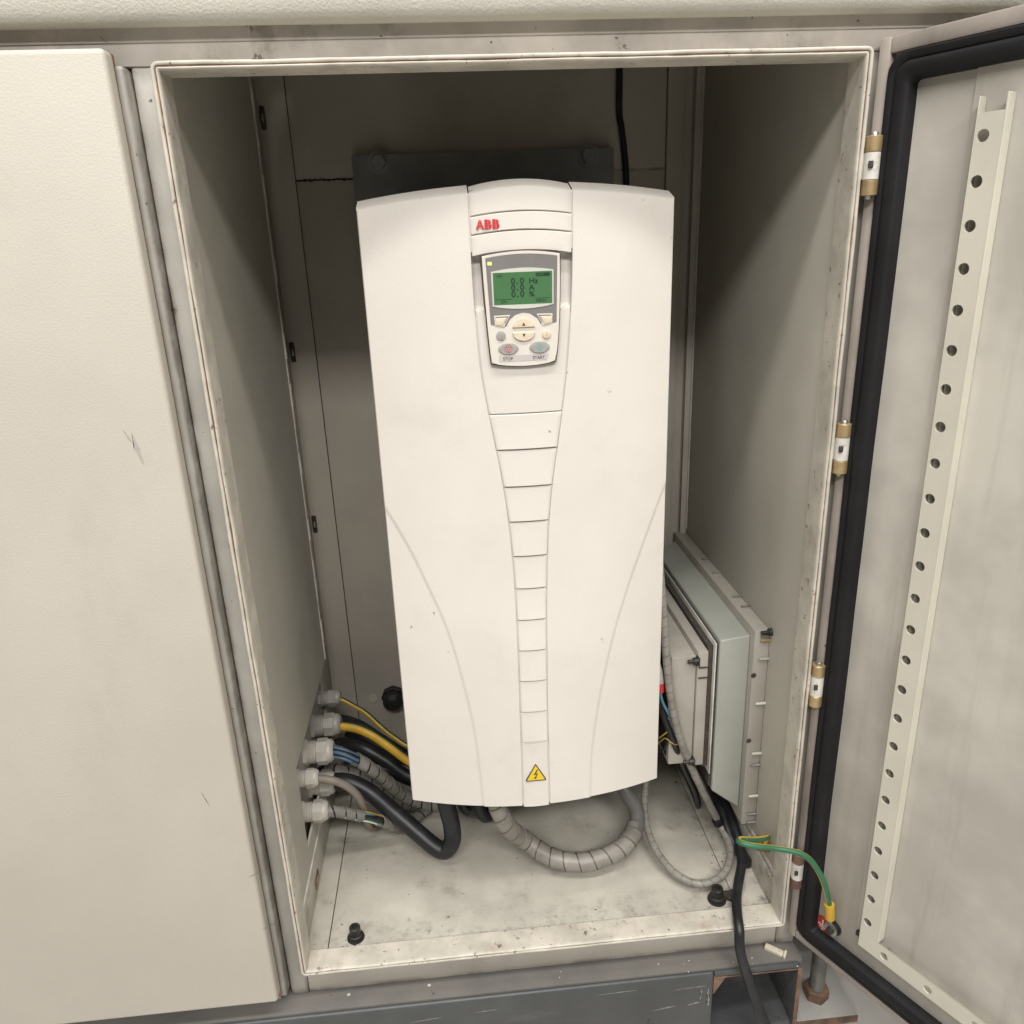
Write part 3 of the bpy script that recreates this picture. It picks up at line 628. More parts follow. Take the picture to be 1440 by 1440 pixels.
def strip(z, side):
    z = max(SKr[0][0], min(SKr[-1][0]-1e-6, z))
    for i in range(len(SKr)-1):
        if SKr[i][0] <= z <= SKr[i+1][0]:
            # cubic Hermite on neighbours for a smooth flare
            p = [SKr[max(0, i-1)], SKr[i], SKr[i+1], SKr[min(len(SKr)-1, i+2)]]
            t = (z-p[1][0])/(p[2][0]-p[1][0]); h = p[2][0]-p[1][0]
            m1 = (p[2][side]-p[0][side])/(p[2][0]-p[0][0])*h; m2 = (p[3][side]-p[1][side])/(p[3][0]-p[1][0])*h
            return (2*t**3-3*t*t+1)*p[1][side]+(t**3-2*t*t+t)*m1+(-2*t**3+3*t*t)*p[2][side]+(t**3-t*t)*m2
    return SKr[-1][side]
ARC_L = [(0.1405, 0.5485), (0.1451, 0.5393), (0.1630, 0.5027), (0.1789, 0.4618), (0.1970, 0.4088), (0.2106, 0.3446), (0.2211, 0.2677), (0.2263, 0.1650)]
ARC_R = [(0.4435, 0.5560), (0.4363, 0.5398), (0.4171, 0.4903), (0.3980, 0.4364), (0.3806, 0.3756), (0.3658, 0.3022), (0.3572, 0.2344), (0.3543, 0.1650)]
def dense(arc):
    P = smooth_path([(x, 0, z) for x, z in arc], 0.0012); return [(p.x, p.z) for p in P]
def make_wing(side):
    arc = dense(ARC_L if side == 'L' else ARC_R)
    import bisect
    az = sorted((z, x) for x, z in arc); zs = [a[0] for a in az]
    def arcx(z):
        i = bisect.bisect_left(zs, z)
        if i <= 0: return az[0][1]
        if i >= len(az): return None
        f = (z-zs[i-1])/max(1e-9, zs[i]-zs[i-1]); return az[i-1][1]+(az[i][1]-az[i-1][1])*f
    sgn = 1 if side == 'L' else -1
    def fn(u, v):
        if side == 'L': x0 = XL; x1 = None
        zt_guess = 0.8455; z = ZB+v*(zt_guess-ZB)
        if side == 'L': x = XL+u*(strip(z, 1)-0.0009-XL)
        else: x = (strip(z, 2)+0.0009)+u*(XR-(strip(z, 2)+0.0009))
        z = ZB+v*(Zt(x)-ZB)
        y = Yf(x); ax = arcx(z)
        if ax is not None:
            d = (x-ax)*sgn       # >0: inside of the arc
            # slope of the arc: perpendicular distance
            a2 = arcx(min(z+0.004, 0.545)); k = ((a2-ax)/0.004 if a2 is not None else 0); d = d/math.sqrt(1+k*k)
            y += 0.0013/(1+math.exp(max(-40, min(40, d/0.00045))))
        return x, y, z
    bm = bm_new(); nv = 430; nu = 116
    outer = [(-0.0012, 0.085), (-0.0012, 0.003), (-0.0006, 0.0008)] if side == 'L' else [(-0.0005, 0.006), (-0.0005, 0.0006), (-0.0002, 0.0002)]
    inner = [(-0.0005, 0.006), (-0.0005, 0.0006), (-0.0002, 0.0002)] if side == 'L' else [(-0.0012, 0.085), (-0.0012, 0.003), (-0.0006, 0.0008)]
    patch(bm, fn, nu, nv, rows_top=[(-0.0100, 0.075), (-0.0092, 0.024), (-0.0022, 0.0035), (-0.0009, 0.0009)], rows_bot=[(-0.0008, 0.05), (-0.0008, 0.002), (-0.0003, 0.0005)], cols_l=outer, cols_r=inner)
    return bm
# note: patch() offsets push outward on the left/bottom and are mirrored on the right/top
build('cover_wing', make_wing('L'), drive_m, dr, smooth=28, recalc=False)
build('cover_wing', make_wing('R'), drive_m, dr, smooth=28, recalc=False)
# recessed strip behind the centre tiles, with the keypad hollow
def base_fn(u, v):
    z = ZB+0.001+v*(0.8495-ZB); x = strip(z, 1)-0.006+u*(strip(z, 2)-strip(z, 1)+0.012)
    y = Yf(x)+0.0017
    t = min(1, max(0, (z-0.738)/0.012))*min(1, max(0, (0.7995-z)/0.004))
    y += 0.0085*t*t*(3-2*t)*(0.55+0.45*min(1, max(0, (z-0.735)/0.05)))
    return x, y, z
bm = bm_new(); patch(bm, base_fn, 24, 240, r=0.0, depth=0.004); build('cover_recess', bm, drive_m, dr, smooth=40, recalc=False)
def tile(z0, z1, name='trim_tile', arch0=0.0, arch1=0.0, proud=0.0012, top=None, gap=0.0012, lift=0.0, nu=16, nv=10):
    def fn(u, v):
        s = 2*u-1
        za, zb = z0+gap+arch0*(1-s*s), z1-gap+arch1*(1-s*s)
        z = za+v*(zb-za); x0, x1 = strip(z, 1)+0.0015, strip(z, 2)-0.0015; x = x0+u*(x1-x0)
        return x, Yf(x)-proud*(0.25+0.75*(1-s*s))-lift*(1-v)**1.5, z
    bm = bm_new(); sk = [(-0.0007, 0.006), (-0.0007, 0.0009), (-0.0003, 0.0002)]
    patch(bm, fn, nu, nv, r=0.0007, depth=0.006, rows_top=top, rows_bot=[(-0.0006, 0.006), (-0.0006, 0.0018), (-0.0004, 0.0007)])
    return build(name, bm, drive_m, dr, smooth=40, recalc=False)
tile(0.8301, 0.8502, 'trim_cap', 0.0036, 0.0052, top=[(-0.0090, 0.07), (-0.0082, 0.022), (-0.0020, 0.0032), (-0.0008, 0.0009)])
lg = tile(0.8139, 0.8301, 'logo_panel', 0.0036, 0.0036, proud=0.0018)
tile(0.7950, 0.8139, 'trim_brow', 0.0042, 0.0036, nv=12)
def surround():
    def fn(u, v):
        s = 2*u-1; zb = 0.6461+0.0009; zt = 0.7345+0.0115*max(0, min(1, (abs(s)-0.60)/0.32))**0.8
        z = zb+v*(zt-zb); x0, x1 = strip(z, 1)+0.0015, strip(z, 2)-0.0015; x = x0+u*(x1-x0)
        return x, Yf(x)-0.0012*(0.4+0.6*(1-s*s)), z
    bm = bm_new(); patch(bm, fn, 40, 24, r=0.0007, depth=0.007, rows_top=[(-0.0016, 0.012), (-0.0016, 0.0022), (-0.0007, 0.0006)]); return bm
build('keypad_surround', surround(), drive_m, dr, smooth=40, recalc=False)
ZL = [0.6461, 0.6089, 0.5697, 0.5315, 0.4926, 0.4550, 0.4175, 0.3797, 0.3410, 0.3010, 0.2607]
for a, b in zip(ZL[1:], ZL): tile(a, b, lift=0.0015, gap=0.0015, proud=0.0014)
last = tile(0.1690, 0.2607, 'trim_tile', nv=16)
# chassis behind the cover
bm = bm_new(); box(bm, 0.150, 0.434, 0.1300, 0.428, 0.190, 0.8445, 0.003)
for i in range(7): box(bm, 0.1525, 0.4315, 0.16+i*0.035, 0.178+i*0.035, 0.8447, 0.8465, 0.0008, 1)
build('chassis', bm, chassis_m, dr)
for x in (0.1745, 0.2195):
    bm = bm_new(); lathe(bm, (x, 0.13, 0.189), (0, 0, -1), [(0, 0.008), (0.022, 0.008), (0.024, 0.006)], 16); build('cable_collar', bm, gland_w_m, dr)
# logo: three letters cut by thin cross lines
def logo_letter(ch, x0, x1, z0, z1):
    me = text_mesh(ch, 0.0118, 0, 0, 0, bold=0.0007, depth=0.0005)
    bm0 = bm_new(); bm0.from_mesh(me); bpy.data.meshes.remove(me)
    xs = [v.co.x for v in bm0.verts]; zs = [v.co.z for v in bm0.verts]
    for v in bm0.verts:
        v.co.x = x0+(v.co.x-min(xs))/(max(xs)-min(xs))*(x1-x0); v.co.z = z0+(v.co.z-min(zs))/(max(zs)-min(zs))*(z1-z0)
    xm, zm, g = (x0+x1)/2, (z0+z1)/2, 0.00018; out = bm_new()
    for sx in (-1, 1):
        for sz in (-1, 1):
            b = bm0.copy()
            bmesh.ops.bisect_plane(b, geom=b.verts[:]+b.edges[:]+b.faces[:], plane_co=(xm+sx*g, 0, 0), plane_no=(sx, 0, 0), clear_inner=True)
            bmesh.ops.bisect_plane(b, geom=b.verts[:]+b.edges[:]+b.faces[:], plane_co=(0, 0, zm+sz*g), plane_no=(0, 0, sz), clear_inner=True)
            t = bpy.data.meshes.new('t'); b.to_mesh(t); b.free(); out.from_mesh(t); bpy.data.meshes.remove(t)
    for v in out.verts: v.co.y = Yf(v.co.x)-0.0023+(v.co.y+0.00025)*0.3
    bm0.free(); return out
for ch, a, b in (('A', 0.2499, 0.2578), ('B', 0.2580, 0.2646), ('B', 0.2652, 0.2718)): build('logo_letter', logo_letter(ch, a, b, 0.8191, 0.8274), red_m, lg, smooth=0)
# lightning warning label on the lowest tile
def rtri(cx, zb, zt, hw, r, n=5):
    c = [(cx-hw, zb), (cx+hw, zb), (cx, zt)]; out = []
    for i in range(3):
        p, q0, q1 = Vector(c[i]), Vector(c[i-1]), Vector(c[(i+1) % 3]); d0, d1 = (q0-p).normalized(), (q1-p).normalized()
        for k in range(n+1): 
            t = k/n; out.append(tuple((p+d0*r*(1-t)**2+d1*r*t**2)))
    return out
wl = bm_new(); prism(wl, rtri(0.2891, 0.2070, 0.2312, 0.0128, 0.0025), 0.0511, 0.0530); wlo = build('warning_label', wl, ink_m, last, smooth=0)
bm = bm_new(); prism(bm, rtri(0.2891, 0.2084, 0.2290, 0.0108, 0.0015), 0.0509, 0.0512); build('warning_triangle', bm, yellow_m, last, smooth=0)
bm = bm_new()
for poly in ([(0.0026, 0.0130), (0.0012, 0.0130), (-0.0024, 0.0060), (-0.0010, 0.0060)], [(-0.0024, 0.0060), (-0.0024, 0.0068), (0.0022, 0.0082), (0.0022, 0.0073)], [(0.0022, 0.0078), (0.0010, 0.0078), (-0.0009, 0.0020), (0.0000, 0.0016)], [(0.0009, 0.0022), (-0.0014, 0.0000), (-0.0020, 0.0030)]):
    f = [bm.verts.new((x*1.05+0.2891, 0.0507, z+0.2098)) for x, z in poly]; bm.faces.new(f)
r = bmesh.ops.extrude_face_region(bm, geom=bm.faces[:])
for v in [g for g in r['geom'] if isinstance(g, bmesh.types.BMVert)]: v.co.y += 0.00022
build('lightning_symbol', bm, ink_m, last, smooth=0)
# ---- keypad
KY = 0.0465
def curve3(a, m, b, n=10):
    out = []
    for i in range(n):
        t = i/n; c = (2*m[0]-(a[0]+b[0])/2, 2*m[1]-(a[1]+b[1])/2)
        out.append(((1-t)**2*a[0]+2*t*(1-t)*c[0]+t*t*b[0], (1-t)**2*a[1]+2*t*(1-t)*c[1]+t*t*b[1]))
    return out
def kout(g=0.0):
    return curve3((0.2537-g, 0.7955+g), (0.2910, 0.7992+g), (0.3264+g, 0.7955+g))+curve3((0.3264+g, 0.7955+g), (0.3247+g, 0.735), (0.3206+g, 0.6968-g), 6)+curve3((0.3206+g, 0.6968-g), (0.2897, 0.6937-g), (0.2589-g, 0.6972-g))+curve3((0.2589-g, 0.6972-g), (0.2562-g, 0.735), (0.2537-g, 0.7955+g), 6)
bm = bm_new(); prism(bm, kout(), KY, KY+0.0165, 0.0011); kp = build('keypad', bm, keypad_m, dr)
bm = bm_new(); prism(bm, kout(0.0011), KY+0.0025, KY+0.016); build('keypad_gap', bm, keypad_dark_m, kp, smooth=0)
def kprism(name, poly, front, m, bev=0.0, back=None, smooth=35):
    bm = bm_new(); prism(bm, poly, KY-front, KY+0.001 if back is None else back, bev); return build(name, bm, m, kp, smooth=smooth)
grey = curve3((0.2570, 0.7938), (0.2905, 0.7967), (0.3240, 0.7938))+[(0.3240, 0.7938), (0.3222, 0.7338), (0.3100, 0.7312), (0.3075, 0.7330)]
dome = arc_poly(0.2908, 0.7275, 0.0170, 0.0164, 18, 162, 18)
grey += dome+[(0.2735, 0.7330), (0.2714, 0.7308), (0.2594, 0.7340)]
bm = bm_new(); prism(bm, grey, KY-0.0004, KY+0.0005); bmesh.ops.triangulate(bm, faces=[f for f in bm.faces if len(f.verts) > 4]); build('grey_faceplate', bm, kgrey_m, kp, smooth=0)
# soft keys
for s in (1, -1):
    mx = (lambda x: x) if s == 1 else (lambda x: 2*0.29055-x)
    fr = [(0.2627, 0.7418), (0.2780, 0.7421), (0.2722, 0.7308), (0.2632, 0.7328)]
    kb = [(0.2638, 0.7395), (0.2741, 0.7397), (0.2702, 0.7322), (0.2641, 0.7336)]
    kprism('soft_key_frame', [(mx(x), z) for x, z in fr][::s], 0.0008, keypad_m, 0.0003)
    kprism('soft_key_mark', [(mx(x), z) for x, z in [(0.2639, 0.7409), (0.2766, 0.7411), (0.2731, 0.7341), (0.2722, 0.7341), (0.2753, 0.7401), (0.2639, 0.7399)]][::s], 0.0010, kgrey_m)
    kprism('soft_key', [(mx(x), z) for x, z in kb][::s], 0.0016, button_m, 0.0004)
# display
bz = curve3((0.2615, 0.7815), (0.2906, 0.7843), (0.3201, 0.7817))+[(0.3201, 0.7817)]+curve3((0.3196, 0.7503), (0.2906, 0.7474), (0.2619, 0.7503))+[(0.2619, 0.7503)]
kprism('display_bezel', bz, 0.0011, bezel_m, 0.0003)
kprism('display', [(0.2631, 0.7806), (0.3187, 0.7806), (0.3183, 0.7514), (0.2633, 0.7516)], 0.00125, lcd_m, smooth=0)
kprism('power_light', [(0.2588, 0.7904), (0.2626, 0.7904), (0.2626, 0.7875), (0.2588, 0.7875)], 0.0007, led_m, smooth=0)
ty = KY-0.0015
for i, (val, unit) in enumerate((('0.0', 'Hz'), ('0.0', 'A'), ('0.0', '%'))):
    zz = 0.7702-i*0.0059
    text('display_text', '0', 0.0076, 0.2797, ty, zz, lcdink_m, kp, sx=1.1, bold=0.00014); text('display_text', '.', 0.0090, 0.2848, ty, zz, lcdink_m, kp, bold=0.0002); text('display_text', '0', 0.0076, 0.2880, ty, zz, lcdink_m, kp, sx=1.1, bold=0.00014)
    text('display_text', unit, 0.0066, 0.2965, ty, zz, lcdink_m, kp, sx=1.15, bold=0.00014)
bm = bm_new(); box(bm, 0.3033, 0.3165, ty, ty+0.0002, 0.7762, 0.7792); build('display_mark', bm, lcdink_m, kp, smooth=0)
text('display_text', '0.0Hz', 0.0032, 0.3040, ty-0.0002, 0.7767, lcd_m, kp)
text('display_text', 'LOC', 0.0033, 0.2660, ty, 0.7768, lcdink_m, kp)
text('display_text', 'DIR', 0.0034, 0.2698, ty, 0.7532, lcdink_m, kp); text('display_text', 'MENU', 0.0036, 0.3030, ty, 0.7531, lcdink_m, kp)
for xa, xb in ((0.2640, 0.2800), (0.3020, 0.3160)):
    bm = bm_new(); box(bm, xa, xb, ty, ty+0.0002, 0.7564, 0.7567); build('display_mark', bm, lcdink_m, kp, smooth=0)
# buttons
kprism('arrow_button', arc_poly(0.2905, 0.7298, 0.0108, 0.0082, 4, 176, 20), 0.0022, button_m, 0.0008)
kprism('arrow_button', arc_poly(0.2905, 0.7262, 0.0108, 0.0084, 184, 356, 20), 0.0022, button_m, 0.0008)
kprism('arrow_symbol', [(0.2889, 0.7318), (0.2921, 0.7318), (0.2905, 0.7350)], 0.00235, ink_m, smooth=0)
kprism('arrow_symbol', [(0.2890, 0.7242), (0.2905, 0.7211), (0.2920, 0.7242)], 0.00235, ink_m, smooth=0)
kprism('round_button', arc_poly(0.2686, 0.7233, 0.0045, 0.0043), 0.0018, button_grey_m, 0.0006)
kprism('round_button', arc_poly(0.3122, 0.7228, 0.0042, 0.0042), 0.0018, button_m, 0.0006)
text('button_text', '?', 0.0050, 0.3122, KY-0.0020, 0.7211, button_grey_m, kp, align='CENTER'); text('button_text', 'LOC', 0.0020, 0.2686, KY-0.0020, 0.7234, strip_m, kp, align='CENTER'); text('button_text', 'REM', 0.0020, 0.2686, KY-0.0020, 0.7216, strip_m, kp, align='CENTER')
kprism('stop_button', arc_poly(0.2752, 0.7108, 0.0097, 0.0050), 0.0018, button_grey_m, 0.0007)
kprism('start_button', arc_poly(0.3053, 0.7110, 0.0097, 0.0051), 0.0018, button_grey_m, 0.0007)
def ring(name, outer, inner, m, front=0.0020):
    bm = bm_new(); n = len(outer); a = [bm.verts.new((x, KY-front, z)) for x, z in outer]; b = [bm.verts.new((x, KY-front, z)) for x, z in inner]
    for i in range(n): bm.faces.new((a[i], a[(i+1) % n], b[(i+1) % n], b[i]))
    r = bmesh.ops.extrude_face_region(bm, geom=bm.faces[:])
    for v in [g for g in r['geom'] if isinstance(g, bmesh.types.BMVert)]: v.co.y += 0.0003
    return build(name, bm, m, kp, smooth=0)
ring('stop_symbol', arc_poly(0.2752, 0.7107, 0.0037, 0.0037), arc_poly(0.2752, 0.7107, 0.0031, 0.0031), redsym_m)
ring('stop_symbol', [(0.2727, 0.7123), (0.2777, 0.7123), (0.2752, 0.7077)], [(0.2736, 0.7118), (0.2768, 0.7118), (0.2752, 0.7088)], redsym_m)
ring('start_symbol', [(0.3053, 0.7145), (0.3085, 0.7110), (0.3053, 0.7075), (0.3021, 0.7110)], [(0.3053, 0.7136), (0.3077, 0.7110), (0.3053, 0.7084), (0.3029, 0.7110)], greensym_m)
bm = bm_new(); box(bm, 0.3050, 0.3056, KY-0.0020, KY-0.0017, 0.7096, 0.7124); build('start_symbol', bm, greensym_m, kp, smooth=0)
kprism('legend_strip', [(0.2660, 0.7043), (0.3140, 0.7043), (0.3122, 0.6986), (0.2662, 0.6986)], 0.0004, strip_m, smooth=0)
text('legend_text', 'STOP', 0.0040, 0.2745, KY-0.0006, 0.6998, ink_m, kp, align='CENTER'); text('legend_text', 'START', 0.0040, 0.3043, KY-0.0006, 0.6998, ink_m, kp, align='CENTER')

# ================================================================== mounting plate behind the drive
bm = bm_new(); box(bm, 0.1075, 0.4590, 0.4300, 0.4395, 0.42, 0.9225, 0.0012)
mp = tag(build('mounting_plate', bm, plate_m, None, recenter=True), 'dark grey steel mounting plate with two bolts showing above the drive', 'mounting plate')
for x, z in ((0.1425, 0.9125), (0.4235, 0.9120)):
    bm = bm_new(); lathe(bm, (x, 0.4298, z), (0, -1, 0), [(0, 0.0145), (0.002, 0.0145), (0.002, 0.0135), (0.0022, 0.0105)], 22); bo = build('washer', bm, plate_m, mp)
    bm = bm_new(); lathe(bm, (x, 0.4275, z), (0, -1, 0), [(0, 0.0105), (0.007, 0.0105), (0.0082, 0.0088)], 6); build('bolt_head', bm, plate_m, mp, smooth=15)
    bm = bm_new(); cyl(bm, (x, 0.4395, z), (x, 0.4505, z), 0.006); build('stand_off', bm, plate_m, mp)

# ================================================================== cable glands on the left wall
def gland(x, y, z, L, R, m, label):
    root = empty('cable_gland', (x, y, z), label, 'cable gland', 'cable glands on the left wall')
    k = R/0.0175
    def add(name, bm, mm): 
        me_o = build(name, bm, mm, None, smooth=25); me_o.parent = root; return me_o
    bm = bm_new(); lathe(bm, (0, 0, 0), (1, 0, 0), [(0, R*0.98), (L*0.10, R*0.98), (L*0.12, R*0.92)], 6); add('lock_nut', bm, m)
    bm = bm_new(); pr_ = [(L*0.12, R*0.82)]
    for i in range(5): pr_ += [(L*(0.14+i*0.055), R*0.84), (L*(0.165+i*0.055), R*0.78)]
    pr_ += [(L*0.43, R*0.78)]
    lathe(bm, (0, 0, 0), (1, 0, 0), pr_, 20); add('threaded_body', bm, m)
    bm = bm_new(); lathe(bm, (0, 0, 0), (1, 0, 0), [(L*0.43, R*0.90), (L*0.45, R*0.97), (L*0.76, R*0.97), (L*0.80, R*0.90)], 8); add('dome_nut', bm, m)
    bm = bm_new(); lathe(bm, (0, 0, 0), (1, 0, 0), [(L*0.80, R*0.88), (L*0.90, R*0.84), (L*0.97, R*0.72), (L*1.0, R*0.60), (L*0.98, R*0.50), (L*0.92, R*0.48)], 20); add('dome_end', bm, m)
    root.rotation_euler.x = random.uniform(0, 1)
    return root
GX = -0.0118
gland(GX, 0.349, 0.157, 0.0335, 0.0140, gland_m, 'dusty rear gland of the upper row holding the thin green and yellow wire')
gland(GX, 0.279, 0.156, 0.0420, 0.0180, gland_m, 'large grey gland with ridged collar holding the thick yellow cable')
gland(GX, 0.2153, 0.157, 0.0400, 0.0185, gland_w_m, 'wide pale gland holding the bundle of blue wires')
gland(GX, 0.1549, 0.1605, 0.0285, 0.0130, gland_w_m, 'small pale gland at the front of the upper row holding the grey brown cable')
gland(GX, 0.217, 0.104, 0.0360, 0.0185, gland_w_m, 'pale gland behind the small front one holding the thickest black cable')
gland(GX, 0.1553, 0.1075, 0.0350, 0.0155, gland_w_m, 'pale gland lowest and nearest the front, holding a grey wrapped bundle')
gland(GX, 0.285, 0.098, 0.0400, 0.0165, gland_m, 'shaded gland just behind and below the one with blue wires')
gland(GX, 0.350, 0.103, 0.0380, 0.0165, gland_m, 'dark shaded gland in the rear lower corner behind the yellow cable gland')
# black gland on the back wall
bg_ = empty('wall_gland', (0.0905, 0.45, 0.090), 'black round gland on the back wall close to the drive\'s lower left', 'cable gland')
for nm, prf, n in (('lock_nut', [(0, 0.020), (0.007, 0.020), (0.008, 0.018)], 8), ('dome_nut', [(0.0085, 0.0165), (0.022, 0.0165), (0.026, 0.013), (0.028, 0.009)], 12)):
    bm = bm_new(); lathe(bm, (0.0905, 0.4498, 0.090), (0, -1, 0), prf, n); build(nm, bm, black_cable_m, bg_, smooth=20)
bm = bm_new(); lathe(bm, (0.056, 0.4500, 0.088), (0, -1, 0), [(0, 0.0075), (0.0006, 0.0070), (0.0006, 0.004), (0.0002, 0.004)], 16)
tag(build('wall_plug', bm, back_m, None, recenter=True), 'small round capped hole in the back wall left of the black gland', 'plug')

# ================================================================== cables
P = dict(
 thin_gy=[(-0.004,0.349,0.157),(0.0197,0.3490,0.1542),(0.0376,0.3450,0.1450),(0.0591,0.3350,0.1343),(0.0797,0.3250,0.1161),(0.1011,0.3100,0.1041),(0.1273,0.3000,0.0921),(0.1691,0.3000,0.0980),(0.20,0.30,0.13),(0.205,0.30,0.189)],
 yellow=[(0.010,0.279,0.1555),(0.0279,0.2790,0.1526),(0.0504,0.2750,0.1495),(0.0727,0.2680,0.1413),(0.0954,0.2600,0.1265),(0.1247,0.2500,0.1039),(0.1588,0.2400,0.0852),(0.19,0.235,0.10),(0.205,0.235,0.14),(0.207,0.235,0.189)],
 black_b2=[(0.0,0.350,0.103),(0.022,0.348,0.1005),(0.0450,0.3400,0.0926),(0.0809,0.3300,0.0725),(0.1235,0.3200,0.0519),(0.1774,0.3100,0.0441),(0.225,0.30,0.075),(0.24,0.295,0.12),(0.24,0.295,0.189)],
 black_b3=[(0.0,0.285,0.098),(0.0266,0.285,0.0955),(0.0528,0.2830,0.0871),(0.0892,0.2780,0.0701),(0.1294,0.2750,0.0488),(0.1765,0.2650,0.040),(0.245,0.25,0.055),(0.262,0.25,0.10),(0.262,0.25,0.189)],
 bundle3=[(0.012,0.2153,0.157),(0.0272,0.2150,0.1545),(0.0424,0.2120,0.1512),(0.0605,0.2120,0.1388),(0.0779,0.2150,0.1195),(0.0943,0.2250,0.0896),(0.1206,0.2400,0.0476),(0.160,0.245,0.026),(0.205,0.235,0.034),(0.232,0.215,0.075),(0.234,0.21,0.189)],
 brown4=[(0.002,0.1549,0.1603),(0.0140,0.1550,0.1586),(0.0309,0.1550,0.1546),(0.0476,0.1580,0.1426),(0.0607,0.1630,0.1213),(0.0650,0.1750,0.0913),(0.0656,0.1900,0.0560),(0.068,0.215,0.022),(0.085,0.25,0.0075),(0.13,0.28,0.0065)],
 bigblack=[(0.002,0.217,0.104),(0.0182,0.2170,0.1048),(0.0425,0.2120,0.1053),(0.0711,0.2050,0.0911),(0.1041,0.1900,0.0649),(0.1371,0.1720,0.0403),(0.1578,0.1600,0.0268),(0.1712,0.1550,0.0237),(0.1819,0.1550,0.0394),(0.1824,0.1580,0.0630),(0.1777,0.1600,0.0948),(0.1748,0.1640,0.1282),(0.1745,0.165,0.189)],
 wrap5=[(0.008,0.1553,0.107),(0.0217,0.1550,0.1058),(0.0342,0.1570,0.1028),(0.0529,0.1620,0.0907),(0.0718,0.1700,0.0782),(0.0893,0.1820,0.0577),(0.1033,0.2000,0.030),(0.115,0.225,0.014),(0.145,0.255,0.0125)],
 black_b2b=[(0.0,0.352,0.112),(0.0159,0.350,0.1175),(0.0473,0.330,0.1177),(0.0797,0.310,0.1039),(0.1258,0.300,0.0730),(0.175,0.30,0.062),(0.21,0.28,0.09),(0.215,0.275,0.189)],
 black_b2c=[(0.005,0.30,0.100),(0.0228,0.300,0.1089),(0.0564,0.280,0.1111),(0.0869,0.270,0.0954),(0.1268,0.258,0.0688),(0.18,0.25,0.066),(0.215,0.25,0.10),(0.22,0.25,0.189)],
 grey_behind=[(0.004,0.268,0.098),(0.0192,0.250,0.0965),(0.0368,0.250,0.0910),(0.0589,0.245,0.0826),(0.0812,0.240,0.0669),(0.1044,0.245,0.0393),(0.13,0.262,0.016),(0.17,0.28,0.0125)],
 loopA=[(0.1951,0.2000,0.189),(0.1955,0.2000,0.1085),(0.1964,0.2000,0.0732),(0.2021,0.2000,0.0536),(0.2099,0.2000,0.0497),(0.2160,0.2000,0.0650),(0.2185,0.2000,0.0961),(0.219,0.20,0.189)],
 loopB=[(0.216,0.178,0.189),(0.2178,0.1800,0.1039),(0.2199,0.1820,0.0738),(0.2287,0.1850,0.0486),(0.2379,0.1900,0.0503),(0.2437,0.1900,0.0704),(0.2453,0.1900,0.1012),(0.246,0.19,0.189)],
 conduit=[(0.2370,0.125,0.189),(0.2385,0.1220,0.1521),(0.2449,0.1200,0.1171),(0.2580,0.1230,0.0801),(0.2820,0.1378,0.0430),(0.3100,0.1216,0.0280),(0.3447,0.1104,0.0245),(0.3835,0.1122,0.0260),(0.4164,0.1297,0.0300),(0.4373,0.1558,0.0360),(0.4409,0.1796,0.0460),(0.4303,0.2010,0.0600),(0.4097,0.2167,0.0850),(0.385,0.225,0.125),(0.37,0.228,0.189)],
 con_right=[(0.4510,0.150,0.500),(0.4515,0.1260,0.4368),(0.4545,0.1160,0.3833),(0.4583,0.1100,0.3281),(0.4655,0.1085,0.2677),(0.4799,0.1130,0.2057),(0.5059,0.1290,0.1373),(0.5352,0.1450,0.0702),(0.5540,0.1546,0.0290),(0.5598,0.1304,0.0180),(0.5534,0.1042,0.0150),(0.5352,0.0773,0.0140),(0.5087,0.0637,0.0140),(0.4850,0.0693,0.0150),(0.4654,0.0929,0.0180),(0.4546,0.1287,0.0230),(0.4536,0.1677,0.0300),(0.4610,0.2050,0.0420),(0.4720,0.2300,0.0700),(0.478,0.245,0.12),(0.47,0.25,0.19)],
 black_right=[(0.545,0.33,0.12),(0.5580,0.2700,0.0750),(0.5690,0.2200,0.0480),(0.5708,0.1700,0.0396),(0.5720,0.1381,0.0300),(0.5703,0.1155,0.0200),(0.5647,0.0921,0.0140),(0.5513,0.0662,0.0095),(0.5387,0.0393,0.0105),(0.5300,0.0150,0.0140),(0.5250,-0.0060,0.0095),(0.5250,-0.0150,-0.0165),(0.5362,-0.0190,-0.0570),(0.5527,-0.0280,-0.1087),(0.5703,-0.0350,-0.1536),(0.582,-0.045,-0.1915)],
 ground_wire=[(0.5780,0.0600,0.0700),(0.5766,0.0480,0.0954),(0.5642,0.0300,0.1104),(0.5412,0.0150,0.1244),(0.5207,0.0000,0.1409),(0.5149,-0.0120,0.1482),(0.5260,-0.0180,0.1473),(0.5540,-0.0200,0.1418),(0.5755,-0.0250,0.1387),(0.5906,-0.0300,0.1314),(0.6037,-0.0330,0.1112),(0.6129,-0.0350,0.0862),(0.6195,-0.0360,0.0590)],
 rear_wire=[(0.4694,0.4450,1.066),(0.4690,0.4460,0.9729),(0.4720,0.4460,0.9500),(0.4752,0.4460,0.9294),(0.4785,0.4460,0.900),(0.4800,0.4460,0.860),(0.479,0.446,0.70),(0.475,0.446,0.52)],
)
def cable(name, pts, r, m, label, cat='cable', n=14, stripes=None, twist=0.0):
    bm = bm_new(); tube(bm, pts, r, n, 0.004, stripes, twist); o = build(name, bm, m, None, smooth=60, recenter=True); return tag(o, label, cat)
